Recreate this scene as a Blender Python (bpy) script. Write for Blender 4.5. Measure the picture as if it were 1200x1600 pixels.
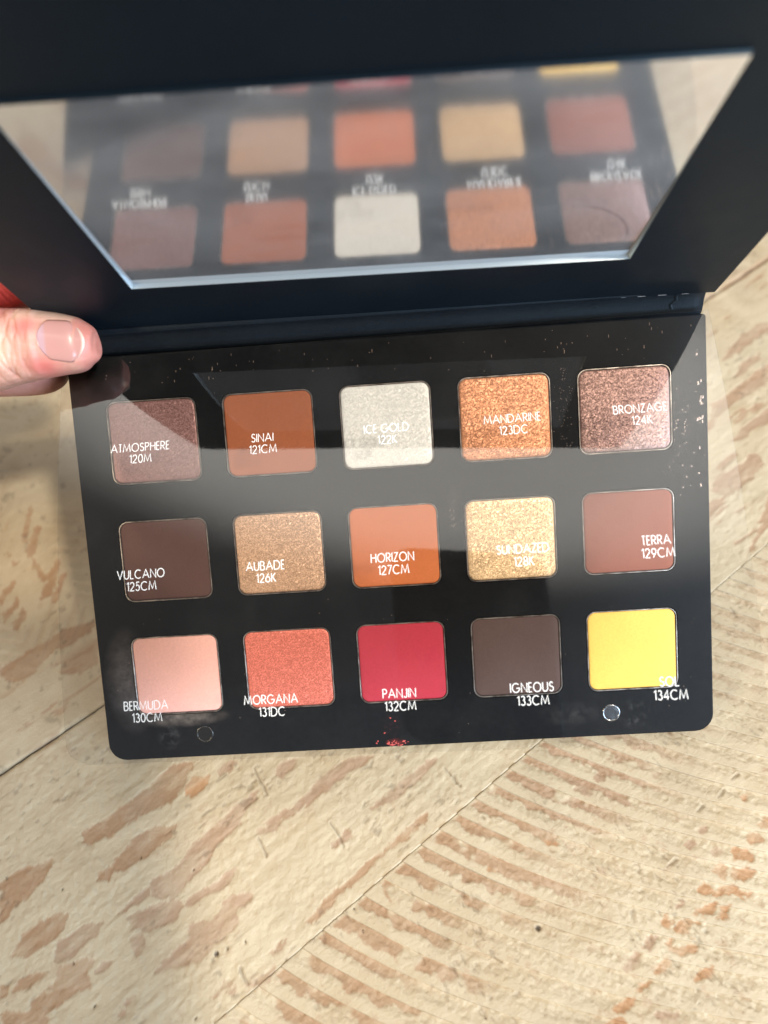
import bpy, bmesh, math, random
import numpy as np
from mathutils import Matrix, Vector

# ------------------------------------------------------------------ scene, camera, light
for o in list(bpy.data.objects):
    bpy.data.objects.remove(o)
scene = bpy.context.scene
COL = scene.collection
MM = 0.001
TILT = math.radians(41.124)          # the palette leans on its front edge, hinge side lifted by the hand
THICK = 9.0                          # palette tray thickness (mm)
SIN, COS = math.sin(TILT), math.cos(TILT)

def pal2world(p):                    # palette frame (mm) -> world (m)
    x, y, z = p
    y += 59.5; z += THICK
    return Vector((x * MM, (COS * y - SIN * z) * MM, (SIN * y + COS * z) * MM))

cam_data = bpy.data.cameras.new('camera')
cam = bpy.data.objects.new('camera', cam_data)
COL.objects.link(cam)
cam_x = Vector((0.99740002, -0.03083617, -0.06513312))
cam_dn = Vector((-0.06265327, -0.81762199, -0.57233631))
cam_fw = Vector((-0.03560561, 0.57492905, -0.81742818))
CAM_LOC = Vector((4.8823, -70.4767, 218.6244)) * MM
rot = Matrix((cam_x, -cam_dn, -cam_fw)).transposed()
cam.matrix_world = Matrix.Translation(CAM_LOC) @ rot.to_4x4()
cam_data.sensor_fit = 'VERTICAL'
cam_data.sensor_height = 36.0
cam_data.sensor_width = 27.0
cam_data.lens = 1121.665 / 1600 * 36.0
cam_data.clip_start = 0.002
cam_data.clip_end = 20.0
cam_data.dof.use_dof = True
cam_data.dof.focus_distance = 0.203
cam_data.dof.aperture_fstop = 8.0
scene.camera = cam

scene.render.engine = 'CYCLES'
scene.cycles.use_denoising = True
scene.cycles.max_bounces = 10
scene.cycles.transparent_max_bounces = 16
scene.cycles.sample_clamp_indirect = 6.0
scene.cycles.caustics_reflective = False
scene.cycles.caustics_refractive = False
scene.view_settings.view_transform = 'Standard'
scene.view_settings.look = 'None'
scene.view_settings.exposure = 0.15
scene.view_settings.gamma = 1.0

world = bpy.data.worlds.new('World')
scene.world = world
world.use_nodes = True
wn = world.node_tree.nodes; wl = world.node_tree.links
wn.clear()
w_out = wn.new('ShaderNodeOutputWorld'); w_bg = wn.new('ShaderNodeBackground')
w_tc = wn.new('ShaderNodeTexCoord'); w_sep = wn.new('ShaderNodeSeparateXYZ'); w_rmp = wn.new('ShaderNodeValToRGB')
wl.new(w_tc.outputs['Generated'], w_sep.inputs[0]); wl.new(w_sep.outputs['Z'], w_rmp.inputs[0])
wl.new(w_rmp.outputs[0], w_bg.inputs['Color']); wl.new(w_bg.outputs[0], w_out.inputs['Surface'])
# pale ceiling overhead, darker walls below it
cr = w_rmp.color_ramp
cr.interpolation = 'EASE'
cr.elements[0].position = 0.0;  cr.elements[0].color = (0.050, 0.051, 0.055, 1)
cr.elements[1].position = 0.976; cr.elements[1].color = (1.0, 0.96, 0.89, 1)
e = cr.elements.new(0.926); e.color = (0.052, 0.052, 0.054, 1)     # ramp runs over z = -1..1 mapped to 0..1
w_map = wn.new('ShaderNodeMath'); w_map.operation = 'MULTIPLY_ADD'; w_map.inputs[1].default_value = 0.5; w_map.inputs[2].default_value = 0.5
wl.new(w_sep.outputs['Z'], w_map.inputs[0]); wl.new(w_map.outputs[0], w_rmp.inputs[0])
w_bg.inputs['Strength'].default_value = 2.9

def area_light(name, loc, target, size, energy, color, size_y=None, spread=180):
    d = bpy.data.lights.new(name, 'AREA')
    d.shape = 'RECTANGLE' if size_y else 'DISK'
    d.size = size
    if size_y: d.size_y = size_y
    d.energy = energy; d.color = color; d.spread = math.radians(spread)
    o = bpy.data.objects.new(name, d); COL.objects.link(o)
    o.location = loc
    o.rotation_euler = (Vector(target) - Vector(loc)).to_track_quat('-Z', 'Y').to_euler()
    return o
# small warm ceiling lamp ahead of and to the right of the palette, large cool window on the right
area_light('ceiling_lamp', (0.92, -0.66, 1.62), (0, 0, 0), 0.15, 38.0, (1.0, 0.885, 0.72))
area_light('table_lamp', (-0.85, -0.62, 0.74), (-0.05, 0.05, 0.02), 0.24, 5.5, (1.0, 0.82, 0.56))
area_light('window_light', (0.66, -0.48, 0.30), (0.06, 0.05, 0.06), 0.5, 12.5, (0.60, 0.79, 1.0), 0.45)
# ------------------------------------------------------------------ helpers
rng = np.random.default_rng(7)
random.seed(7)

def new_mesh(name, verts, faces, scale=MM, smooth=False):
    me = bpy.data.meshes.new(name)
    v = np.asarray(verts, float) * scale
    me.from_pydata(v.tolist(), [], [tuple(int(i) for i in f) for f in faces])
    if smooth:
        me.polygons.foreach_set('use_smooth', [True] * len(me.polygons))
    me.update()
    return me

def link(name, me, material=None, parent=None):
    o = bpy.data.objects.new(name, me)
    COL.objects.link(o)
    if material: me.materials.append(material)
    if parent: o.parent = parent
    return o

def empty(name, label, cat):
    o = bpy.data.objects.new(name, None); COL.objects.link(o)
    o.empty_display_size = 0.01
    o['label'] = label; o['category'] = cat
    return o

class Geo:
    """collects quads/polys"""
    def __init__(s): s.v = []; s.f = []
    def add(s, verts, faces):
        b = len(s.v); s.v += [tuple(p) for p in verts]; s.f += [tuple(i + b for i in f) for f in faces]
    def box(s, x0, x1, y0, y1, z0, z1):
        s.add([(x0,y0,z0),(x1,y0,z0),(x1,y1,z0),(x0,y1,z0),(x0,y0,z1),(x1,y0,z1),(x1,y1,z1),(x0,y1,z1)],
              [(0,3,2,1),(4,5,6,7),(0,1,5,4),(1,2,6,5),(2,3,7,6),(3,0,4,7)])
    def loops(s, loops, cap0=False, cap1=False, closed=True):
        n = len(loops[0]); b = len(s.v)
        for L in loops: s.v += [tuple(p) for p in L]
        for k in range(len(loops) - 1):
            for i in range(n if closed else n - 1):
                j = (i + 1) % n
                s.f.append((b + k*n + i, b + k*n + j, b + (k+1)*n + j, b + (k+1)*n + i))
        if cap0: s.f.append(tuple(b + i for i in reversed(range(n))))
        if cap1: s.f.append(tuple(b + (len(loops)-1)*n + i for i in range(n)))
    def mesh(s, name, smooth=False, scale=MM): return new_mesh(name, s.v, s.f, scale, smooth)

def rrect(cx, cy, w, h, r, z, k=6, radii=None):
    """rounded rectangle loop, counter-clockwise from +x +y corner; radii: (pp, np, nn, pn)"""
    R = radii or (r, r, r, r)
    pts = []
    for q, (sx, sy) in enumerate(((1, 1), (-1, 1), (-1, -1), (1, -1))):
        rr = max(R[q], 1e-4)
        ox, oy = cx + sx * (w/2 - rr), cy + sy * (h/2 - rr)
        for i in range(k + 1):
            a = math.radians(90 * q + 90 * i / k)
            pts.append((ox + rr * math.cos(a), oy + rr * math.sin(a), z))
    return pts

def rect_match(cx, cy, w, h, z, k=6):
    """points on a plain rectangle, one for each point of rrect: corner arcs collapse on the corner"""
    pts = []
    for (sx, sy) in ((1, 1), (-1, 1), (-1, -1), (1, -1)):
        pts += [(cx + sx*w/2, cy + sy*h/2, z)] * (k + 1)
    return pts

# --- materials
def mat(name):
    m = bpy.data.materials.new(name); m.use_nodes = True
    nt = m.node_tree; b = nt.nodes['Principled BSDF']
    return m, nt, b
def N(nt, t, **kw):
    n = nt.nodes.new(t)
    for k, v in kw.items():
        if k in n.inputs: n.inputs[k].default_value = v
        else: setattr(n, k, v)
    return n
def objco(nt): return N(nt, 'ShaderNodeTexCoord').outputs['Object']
def noise(nt, scale, detail=4, rough=0.55, co=None, stretch=None):
    n = N(nt, 'ShaderNodeTexNoise'); n.inputs['Scale'].default_value = scale
    n.inputs['Detail'].default_value = detail; n.inputs['Roughness'].default_value = rough
    c = co or objco(nt)
    if stretch:
        mp = N(nt, 'ShaderNodeMapping'); mp.inputs['Scale'].default_value = stretch
        nt.links.new(c, mp.inputs['Vector']); c = mp.outputs[0]
    nt.links.new(c, n.inputs['Vector'])
    return n.outputs['Fac']
def ramp(nt, fac, stops, interp='LINEAR'):
    r = N(nt, 'ShaderNodeValToRGB'); c = r.color_ramp; c.interpolation = interp
    c.elements[0].position, c.elements[0].color = stops[0][0], (*stops[0][1], 1)
    c.elements[1].position, c.elements[1].color = stops[-1][0], (*stops[-1][1], 1)
    for p, col in stops[1:-1]:
        e = c.elements.new(p); e.color = (*col, 1)
    nt.links.new(fac, r.inputs[0]); return r.outputs[0]
def grey(v): return (v, v, v)
def mixc(nt, fac, a, b):
    m = N(nt, 'ShaderNodeMix', data_type='RGBA')
    for s, v in ((0, fac), (6, a), (7, b)):
        if hasattr(v, 'node'): nt.links.new(v, m.inputs[s])
        else: m.inputs[s].default_value = v if s == 0 else (*v, 1)
    return m.outputs[2]
def math_(nt, op, a, b=None, clamp=False):
    m = N(nt, 'ShaderNodeMath', operation=op); m.use_clamp = clamp
    for s, v in ((0, a), (1, b)):
        if v is None: continue
        if hasattr(v, 'node'): nt.links.new(v, m.inputs[s])
        else: m.inputs[s].default_value = v
    return m.outputs[0]
def bump(nt, h, dist, strength=1.0, normal=None):
    b = N(nt, 'ShaderNodeBump'); b.inputs['Strength'].default_value = strength; b.inputs['Distance'].default_value = dist
    nt.links.new(h, b.inputs['Height'])
    if normal: nt.links.new(normal, b.inputs['Normal'])
    return b.outputs[0]

def black_card(name, base, rough, fibre=0.0, spec=0.5, tint=(1, 1, 1)):
    m, nt, b = mat(name)
    f = noise(nt, 900, 3)
    big = noise(nt, 40, 4)
    nt.links.new(ramp(nt, f, [(0.3, tuple(c*0.8 for c in base)), (0.75, tuple(c*1.25 for c in base))]), b.inputs['Base Color'])
    nt.links.new(ramp(nt, big, [(0.3, grey(rough-0.08)), (0.7, grey(rough+0.08))]), b.inputs['Roughness'])
    b.inputs['Specular IOR Level'].default_value = spec
    b.inputs['Specular Tint'].default_value = (*tint, 1)
    if fibre:
        h = noise(nt, 2500, 4, 0.6)
        nt.links.new(bump(nt, h, fibre * MM, 0.6), b.inputs['Normal'])
    return m
M_LID = black_card('black_soft_paper', (0.0040, 0.0062, 0.0092), 0.46, 0.035, 0.24, (0.30, 0.60, 1.0))
M_SPINE = black_card('black_spine_cloth', (0.0045, 0.0060, 0.0085), 0.5, 0.16, 0.26, (0.6, 0.8, 1.0))

# tray: black satin card with powder film left near some pans
def tray_material():
    m, nt, b = mat('black_tray_card')
    co = objco(nt)
    base = ramp(nt, noise(nt, 700, 3, co=co), [(0.3, (0.0045, 0.0052, 0.0066)), (0.75, (0.0075, 0.0085, 0.0105))])
    def blot(x, y, sx, sy, lo, hi, nscale):
        mp = N(nt, 'ShaderNodeMapping', vector_type='POINT')
        mp.inputs['Location'].default_value = (-x*MM/(sx*MM), -y*MM/(sy*MM), 0)
        mp.inputs['Scale'].default_value = (1/(sx*MM), 1/(sy*MM), 0)
        nt.links.new(co, mp.inputs['Vector'])
        ln = N(nt, 'ShaderNodeVectorMath', operation='LENGTH'); nt.links.new(mp.outputs[0], ln.inputs[0])
        fall = math_(nt, 'SUBTRACT', 1.0, ln.outputs['Value'], True)
        return math_(nt, 'MULTIPLY', fall, ramp(nt, noise(nt, nscale, 6, 0.65, co=co), [(lo, grey(0)), (hi, grey(1))]))
    c = base
    for x, y, sx, sy, amt, col, lo, hi, ns in [
        (-80, -35, 8, 17, 0.32, (0.62, 0.55, 0.55), 0.25, 0.8, 160), (-66, -47, 15, 3.2, 0.38, (0.8, 0.66, 0.58), 0.3, 0.85, 260),
        (-70, -53, 4, 4, 0.18, (0.6, 0.58, 0.58), 0.45, 0.75, 330), (48, -52, 10, 4, 0.07, (0.6, 0.58, 0.56), 0.4, 0.8, 250),
        (66, -53, 5, 5, 0.16, (0.6, 0.6, 0.6), 0.5, 0.8, 350),
        (-3.5, -58, 3.2, 1.4, 0.45, (0.6, 0.06, 0.06), 0.35, 0.7, 900), (-4.5, -53, 4, 4, 0.10, (0.5, 0.06, 0.06), 0.5, 0.75, 700),
        (82, 26, 7, 18, 0.12, (0.75, 0.62, 0.55), 0.5, 0.78, 500)]:
        f = math_(nt, 'MULTIPLY', blot(x, y, sx, sy, lo, hi, ns), amt)
        c = mixc(nt, f, c, col)
    nt.links.new(c, b.inputs['Base Color'])
    b.inputs['Roughness'].default_value = 0.5
    b.inputs['Specular IOR Level'].default_value = 0.08
    nt.links.new(bump(nt, noise(nt, 1800, 3, co=co), 0.012*MM, 0.5), b.inputs['Normal'])
    return m
M_TRAY = tray_material()

def powder_material(name, col, kind):
    """matte pressed powder, or powder full of tiny mirror-like flakes"""
    m, nt, b = mat(name)
    co = objco(nt)
    lo = tuple(c*0.88 for c in col); hi = tuple(min(1, c*1.1) for c in col)
    fine = noise(nt, 1400, 5, 0.7, co)
    broad = noise(nt, 70, 3, 0.5, co)
    if kind == 'matte':
        c = mixc(nt, ramp(nt, fine, [(0.25, grey(0)), (0.8, grey(1))]), lo, hi)
        c = mixc(nt, math_(nt, 'MULTIPLY', ramp(nt, broad, [(0.4, grey(0)), (0.7, grey(1))]), 0.25), c, tuple(min(1, v*1.15+0.01) for v in col))
        nt.links.new(c, b.inputs['Base Color'])
        b.inputs['Roughness'].default_value = 0.78
        b.inputs['Specular IOR Level'].default_value = 0.35
        h = noise(nt, 2300, 6, 0.8, co)
        dip = bump(nt, noise(nt, 130, 2, 0.5, N(nt, 'ShaderNodeNewGeometry').outputs['Position']), 0.5*MM, 0.5)
        nt.links.new(bump(nt, h, 0.09*MM, 0.85, dip), b.inputs['Normal'])
        return m
    amt, met, rgh, cell = {'fine': (0.19, 0.32, 0.46, 4200), 'satin': (0.18, 0.32, 0.46, 4200), 'foil': (0.19, 0.40, 0.46, 4200), 'pearl': (0.14, 0.05, 0.40, 3700)}[kind]
    vo = N(nt, 'ShaderNodeTexVoronoi'); vo.inputs['Scale'].default_value = cell; nt.links.new(co, vo.inputs['Vector'])
    vo2 = N(nt, 'ShaderNodeTexVoronoi'); vo2.inputs['Scale'].default_value = cell*0.5; nt.links.new(co, vo2.inputs['Vector'])
    # each flake leans its own way
    s = N(nt, 'ShaderNodeVectorMath', operation='SUBTRACT'); nt.links.new(vo.outputs['Color'], s.inputs[0]); s.inputs[1].default_value = (0.5, 0.5, 0.5)
    s2 = N(nt, 'ShaderNodeVectorMath', operation='SUBTRACT'); nt.links.new(vo2.outputs['Color'], s2.inputs[0]); s2.inputs[1].default_value = (0.5, 0.5, 0.5)
    ad = N(nt, 'ShaderNodeVectorMath', operation='ADD'); nt.links.new(s.outputs[0], ad.inputs[0]); nt.links.new(s2.outputs[0], ad.inputs[1])
    sc = N(nt, 'ShaderNodeVectorMath', operation='SCALE'); sc.inputs['Scale'].default_value = amt*1.3; nt.links.new(ad.outputs[0], sc.inputs[0])
    ge = N(nt, 'ShaderNodeNewGeometry')
    a2 = N(nt, 'ShaderNodeVectorMath', operation='ADD'); nt.links.new(ge.outputs['Normal'], a2.inputs[0]); nt.links.new(sc.outputs[0], a2.inputs[1])
    nm = N(nt, 'ShaderNodeVectorMath', operation='NORMALIZE'); nt.links.new(a2.outputs[0], nm.inputs[0])
    nt.links.new(nm.outputs[0], b.inputs['Normal'])
    sepc = N(nt, 'ShaderNodeSeparateColor'); nt.links.new(vo.outputs['Color'], sepc.inputs[0])
    k = {'fine': (0.78, 1.30), 'satin': (0.80, 1.28), 'foil': (0.76, 1.28), 'pearl': (0.93, 1.04)}[kind]
    c = mixc(nt, sepc.outputs['Red'], tuple(v*k[0] for v in col), tuple(min(1, v*k[1]+0.02) for v in col))
    nt.links.new(c, b.inputs['Base Color'])
    b.inputs['Metallic'].default_value = met
    if kind == 'pearl':
        b.inputs['Sheen Weight'].default_value = 0.6; b.inputs['Sheen Roughness'].default_value = 0.6
    b.inputs['Roughness'].default_value = rgh
    return m

m, nt, b = mat('tin_rim'); b.inputs['Metallic'].default_value = 0.9; b.inputs['Roughness'].default_value = 0.36
nt.links.new(ramp(nt, noise(nt, 260, 4, 0.6, N(nt, 'ShaderNodeNewGeometry').outputs['Position']), [(0.35, (0.12, 0.10, 0.09)), (0.65, (0.50, 0.45, 0.42))]), b.inputs['Base Color']); M_RIM = m
m, nt, b = mat('magnet_steel'); b.inputs['Metallic'].default_value = 1.0; b.inputs['Base Color'].default_value = (0.30, 0.31, 0.33, 1); b.inputs['Roughness'].default_value = 0.22
nt.links.new(bump(nt, noise(nt, 500, 3), 0.25*MM, 0.5), b.inputs['Normal']); M_MAG = m
m, nt, b = mat('dark_magnet'); b.inputs['Base Color'].default_value = (0.07, 0.07, 0.072, 1); b.inputs['Metallic'].default_value = 0.9; b.inputs['Roughness'].default_value = 0.2
nt.links.new(bump(nt, noise(nt, 600, 3), 0.3*MM, 0.6), b.inputs['Normal']); M_MAG2 = m

# mirror: silvered glass with a thin veil of powder dust
def mirror_material():
    m, nt, b = mat('dusty_mirror')
    b.inputs['Metallic'].default_value = 1.0
    b.inputs['Base Color'].default_value = (0.90, 0.89, 0.89, 1)
    b.inputs['Roughness'].default_value = 0.078
    co = objco(nt)
    d = N(nt, 'ShaderNodeBsdfDiffuse'); d.inputs['Color'].default_value = (0.72, 0.72, 0.74, 1)
    veil = ramp(nt, noise(nt, 30, 5, 0.6, co, (1, 1.8, 1)), [(0.3, grey(0.10)), (0.75, grey(0.25))])
    mx = N(nt, 'ShaderNodeMixShader')
    # a dark curved reflection painted into the glass colour near its right side
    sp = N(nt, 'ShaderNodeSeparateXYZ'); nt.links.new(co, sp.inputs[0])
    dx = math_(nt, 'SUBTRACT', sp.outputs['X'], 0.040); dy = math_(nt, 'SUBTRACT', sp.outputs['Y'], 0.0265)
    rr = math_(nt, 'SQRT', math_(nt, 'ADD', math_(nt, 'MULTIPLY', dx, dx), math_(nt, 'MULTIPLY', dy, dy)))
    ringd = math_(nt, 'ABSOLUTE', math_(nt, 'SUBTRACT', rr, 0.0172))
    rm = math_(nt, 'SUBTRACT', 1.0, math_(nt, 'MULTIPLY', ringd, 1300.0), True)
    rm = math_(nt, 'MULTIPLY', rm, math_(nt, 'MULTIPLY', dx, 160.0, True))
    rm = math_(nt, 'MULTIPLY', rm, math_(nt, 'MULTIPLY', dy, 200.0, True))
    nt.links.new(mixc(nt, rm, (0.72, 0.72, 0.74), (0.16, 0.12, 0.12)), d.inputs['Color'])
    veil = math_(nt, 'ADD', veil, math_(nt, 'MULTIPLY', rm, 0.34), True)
    nt.links.new(veil, mx.inputs[0]); nt.links.new(b.outputs[0], mx.inputs[1]); nt.links.new(d.outputs[0], mx.inputs[2])
    nt.links.new(mx.outputs[0], nt.nodes['Material Output'].inputs['Surface'])
    return m
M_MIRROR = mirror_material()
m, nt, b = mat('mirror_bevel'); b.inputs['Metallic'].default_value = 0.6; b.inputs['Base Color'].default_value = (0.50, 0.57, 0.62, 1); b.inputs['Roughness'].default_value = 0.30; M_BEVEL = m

def sheet_material():
    m, nt, b = mat('clear_acetate')
    nt.nodes.remove(b)
    tr = N(nt, 'ShaderNodeBsdfTransparent'); tr.inputs['Color'].default_value = (0.985, 0.985, 0.98, 1)
    gl = N(nt, 'ShaderNodeBsdfGlossy'); gl.inputs['Roughness'].default_value = 0.035
    fr = N(nt, 'ShaderNodeFresnel'); fr.inputs['IOR'].default_value = 1.50
    df = N(nt, 'ShaderNodeBsdfDiffuse'); df.inputs['Color'].default_value = (0.8, 0.8, 0.8, 1)
    co = objco(nt)
    mx = N(nt, 'ShaderNodeMixShader'); nt.links.new(fr.outputs[0], mx.inputs[0]); nt.links.new(tr.outputs[0], mx.inputs[1]); nt.links.new(gl.outputs[0], mx.inputs[2])
    smudge = ramp(nt, noise(nt, 60, 6, 0.65, co), [(0.45, grey(0.0001)), (0.8, grey(0.004))])
    m2 = N(nt, 'ShaderNodeMixShader'); nt.links.new(smudge, m2.inputs[0]); nt.links.new(mx.outputs[0], m2.inputs[1]); nt.links.new(df.outputs[0], m2.inputs[2])
    nt.links.new(m2.outputs[0], nt.nodes['Material Output'].inputs['Surface'])
    return m
M_SHEET = sheet_material()
m, nt, b = mat('acetate_cut_edge'); b.inputs['Base Color'].default_value = (0.75, 0.75, 0.75, 1); b.inputs['Roughness'].default_value = 0.7; b.inputs['Alpha'].default_value = 0.30; M_CUT = m
m, nt, b = mat('white_ink'); b.inputs['Base Color'].default_value = (0.80, 0.80, 0.80, 1); b.inputs['Roughness'].default_value = 0.55; M_INK = m
m, nt, b = mat('scuffed_paper'); b.inputs['Base Color'].default_value = (0.30, 0.30, 0.31, 1); b.inputs['Roughness'].default_value = 0.7; M_SCUFF = m

# ------------------------------------------------------------------ table boards
UX, UY = 0.8106, 0.5856            # direction of the board joints on the table top
def fbm(x, y, scale, octaves=4, gain=0.5, seed=0):
    out = np.zeros_like(x); amp = 1.0; tot = 0.0
    for o in range(octaves):
        r = np.random.default_rng(seed*101 + o)
        T = r.random((256, 256)).astype(np.float32)
        fx = x/scale*(2**o) + 37.3*o; fy = y/scale*(2**o) + 11.7*o
        ix = np.floor(fx).astype(int); iy = np.floor(fy).astype(int)
        tx = fx - ix; ty = fy - iy
        tx = tx*tx*(3-2*tx); ty = ty*ty*(3-2*ty)
        a = T[ix & 255, iy & 255]; b_ = T[(ix+1) & 255, iy & 255]; c = T[ix & 255, (iy+1) & 255]; d = T[(ix+1) & 255, (iy+1) & 255]
        out += amp * ((a*(1-tx)+b_*tx)*(1-ty) + (c*(1-tx)+d*tx)*ty); tot += amp; amp *= gain
    return out / tot
def sstep(a, b_, x):
    t = np.clip((x-a)/(b_-a), 0, 1); return t*t*(3-2*t)
def poly_sd(poly, x, y):
    """signed distance to polygon, negative inside"""
    P = np.array(poly); d = np.full(x.shape, 1e9); ins = np.zeros(x.shape, bool)
    for i in range(len(P)):
        a = P[i]; b_ = P[(i+1) % len(P)]; e = b_-a
        wx = x-a[0]; wy = y-a[1]
        t = np.clip((wx*e[0]+wy*e[1])/(e@e+1e-12), 0, 1)
        d = np.minimum(d, (wx-e[0]*t)**2 + (wy-e[1]*t)**2)
        if e[1] != 0:
            c = ((a[1] > y) != (b_[1] > y)) & (x < e[0]*(y-a[1])/e[1] + a[0]); ins ^= c
    d = np.sqrt(d); return np.where(ins, -d, d)
def line_d(pts, x, y):
    d = np.full(x.shape, 1e9)
    for a, b_ in zip(pts[:-1], pts[1:]):
        a = np.array(a); e = np.array(b_)-a; wx = x-a[0]; wy = y-a[1]
        t = np.clip((wx*e[0]+wy*e[1])/(e@e+1e-12), 0, 1)
        d = np.minimum(d, np.hypot(wx-e[0]*t, wy-e[1]*t))
    return d
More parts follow.
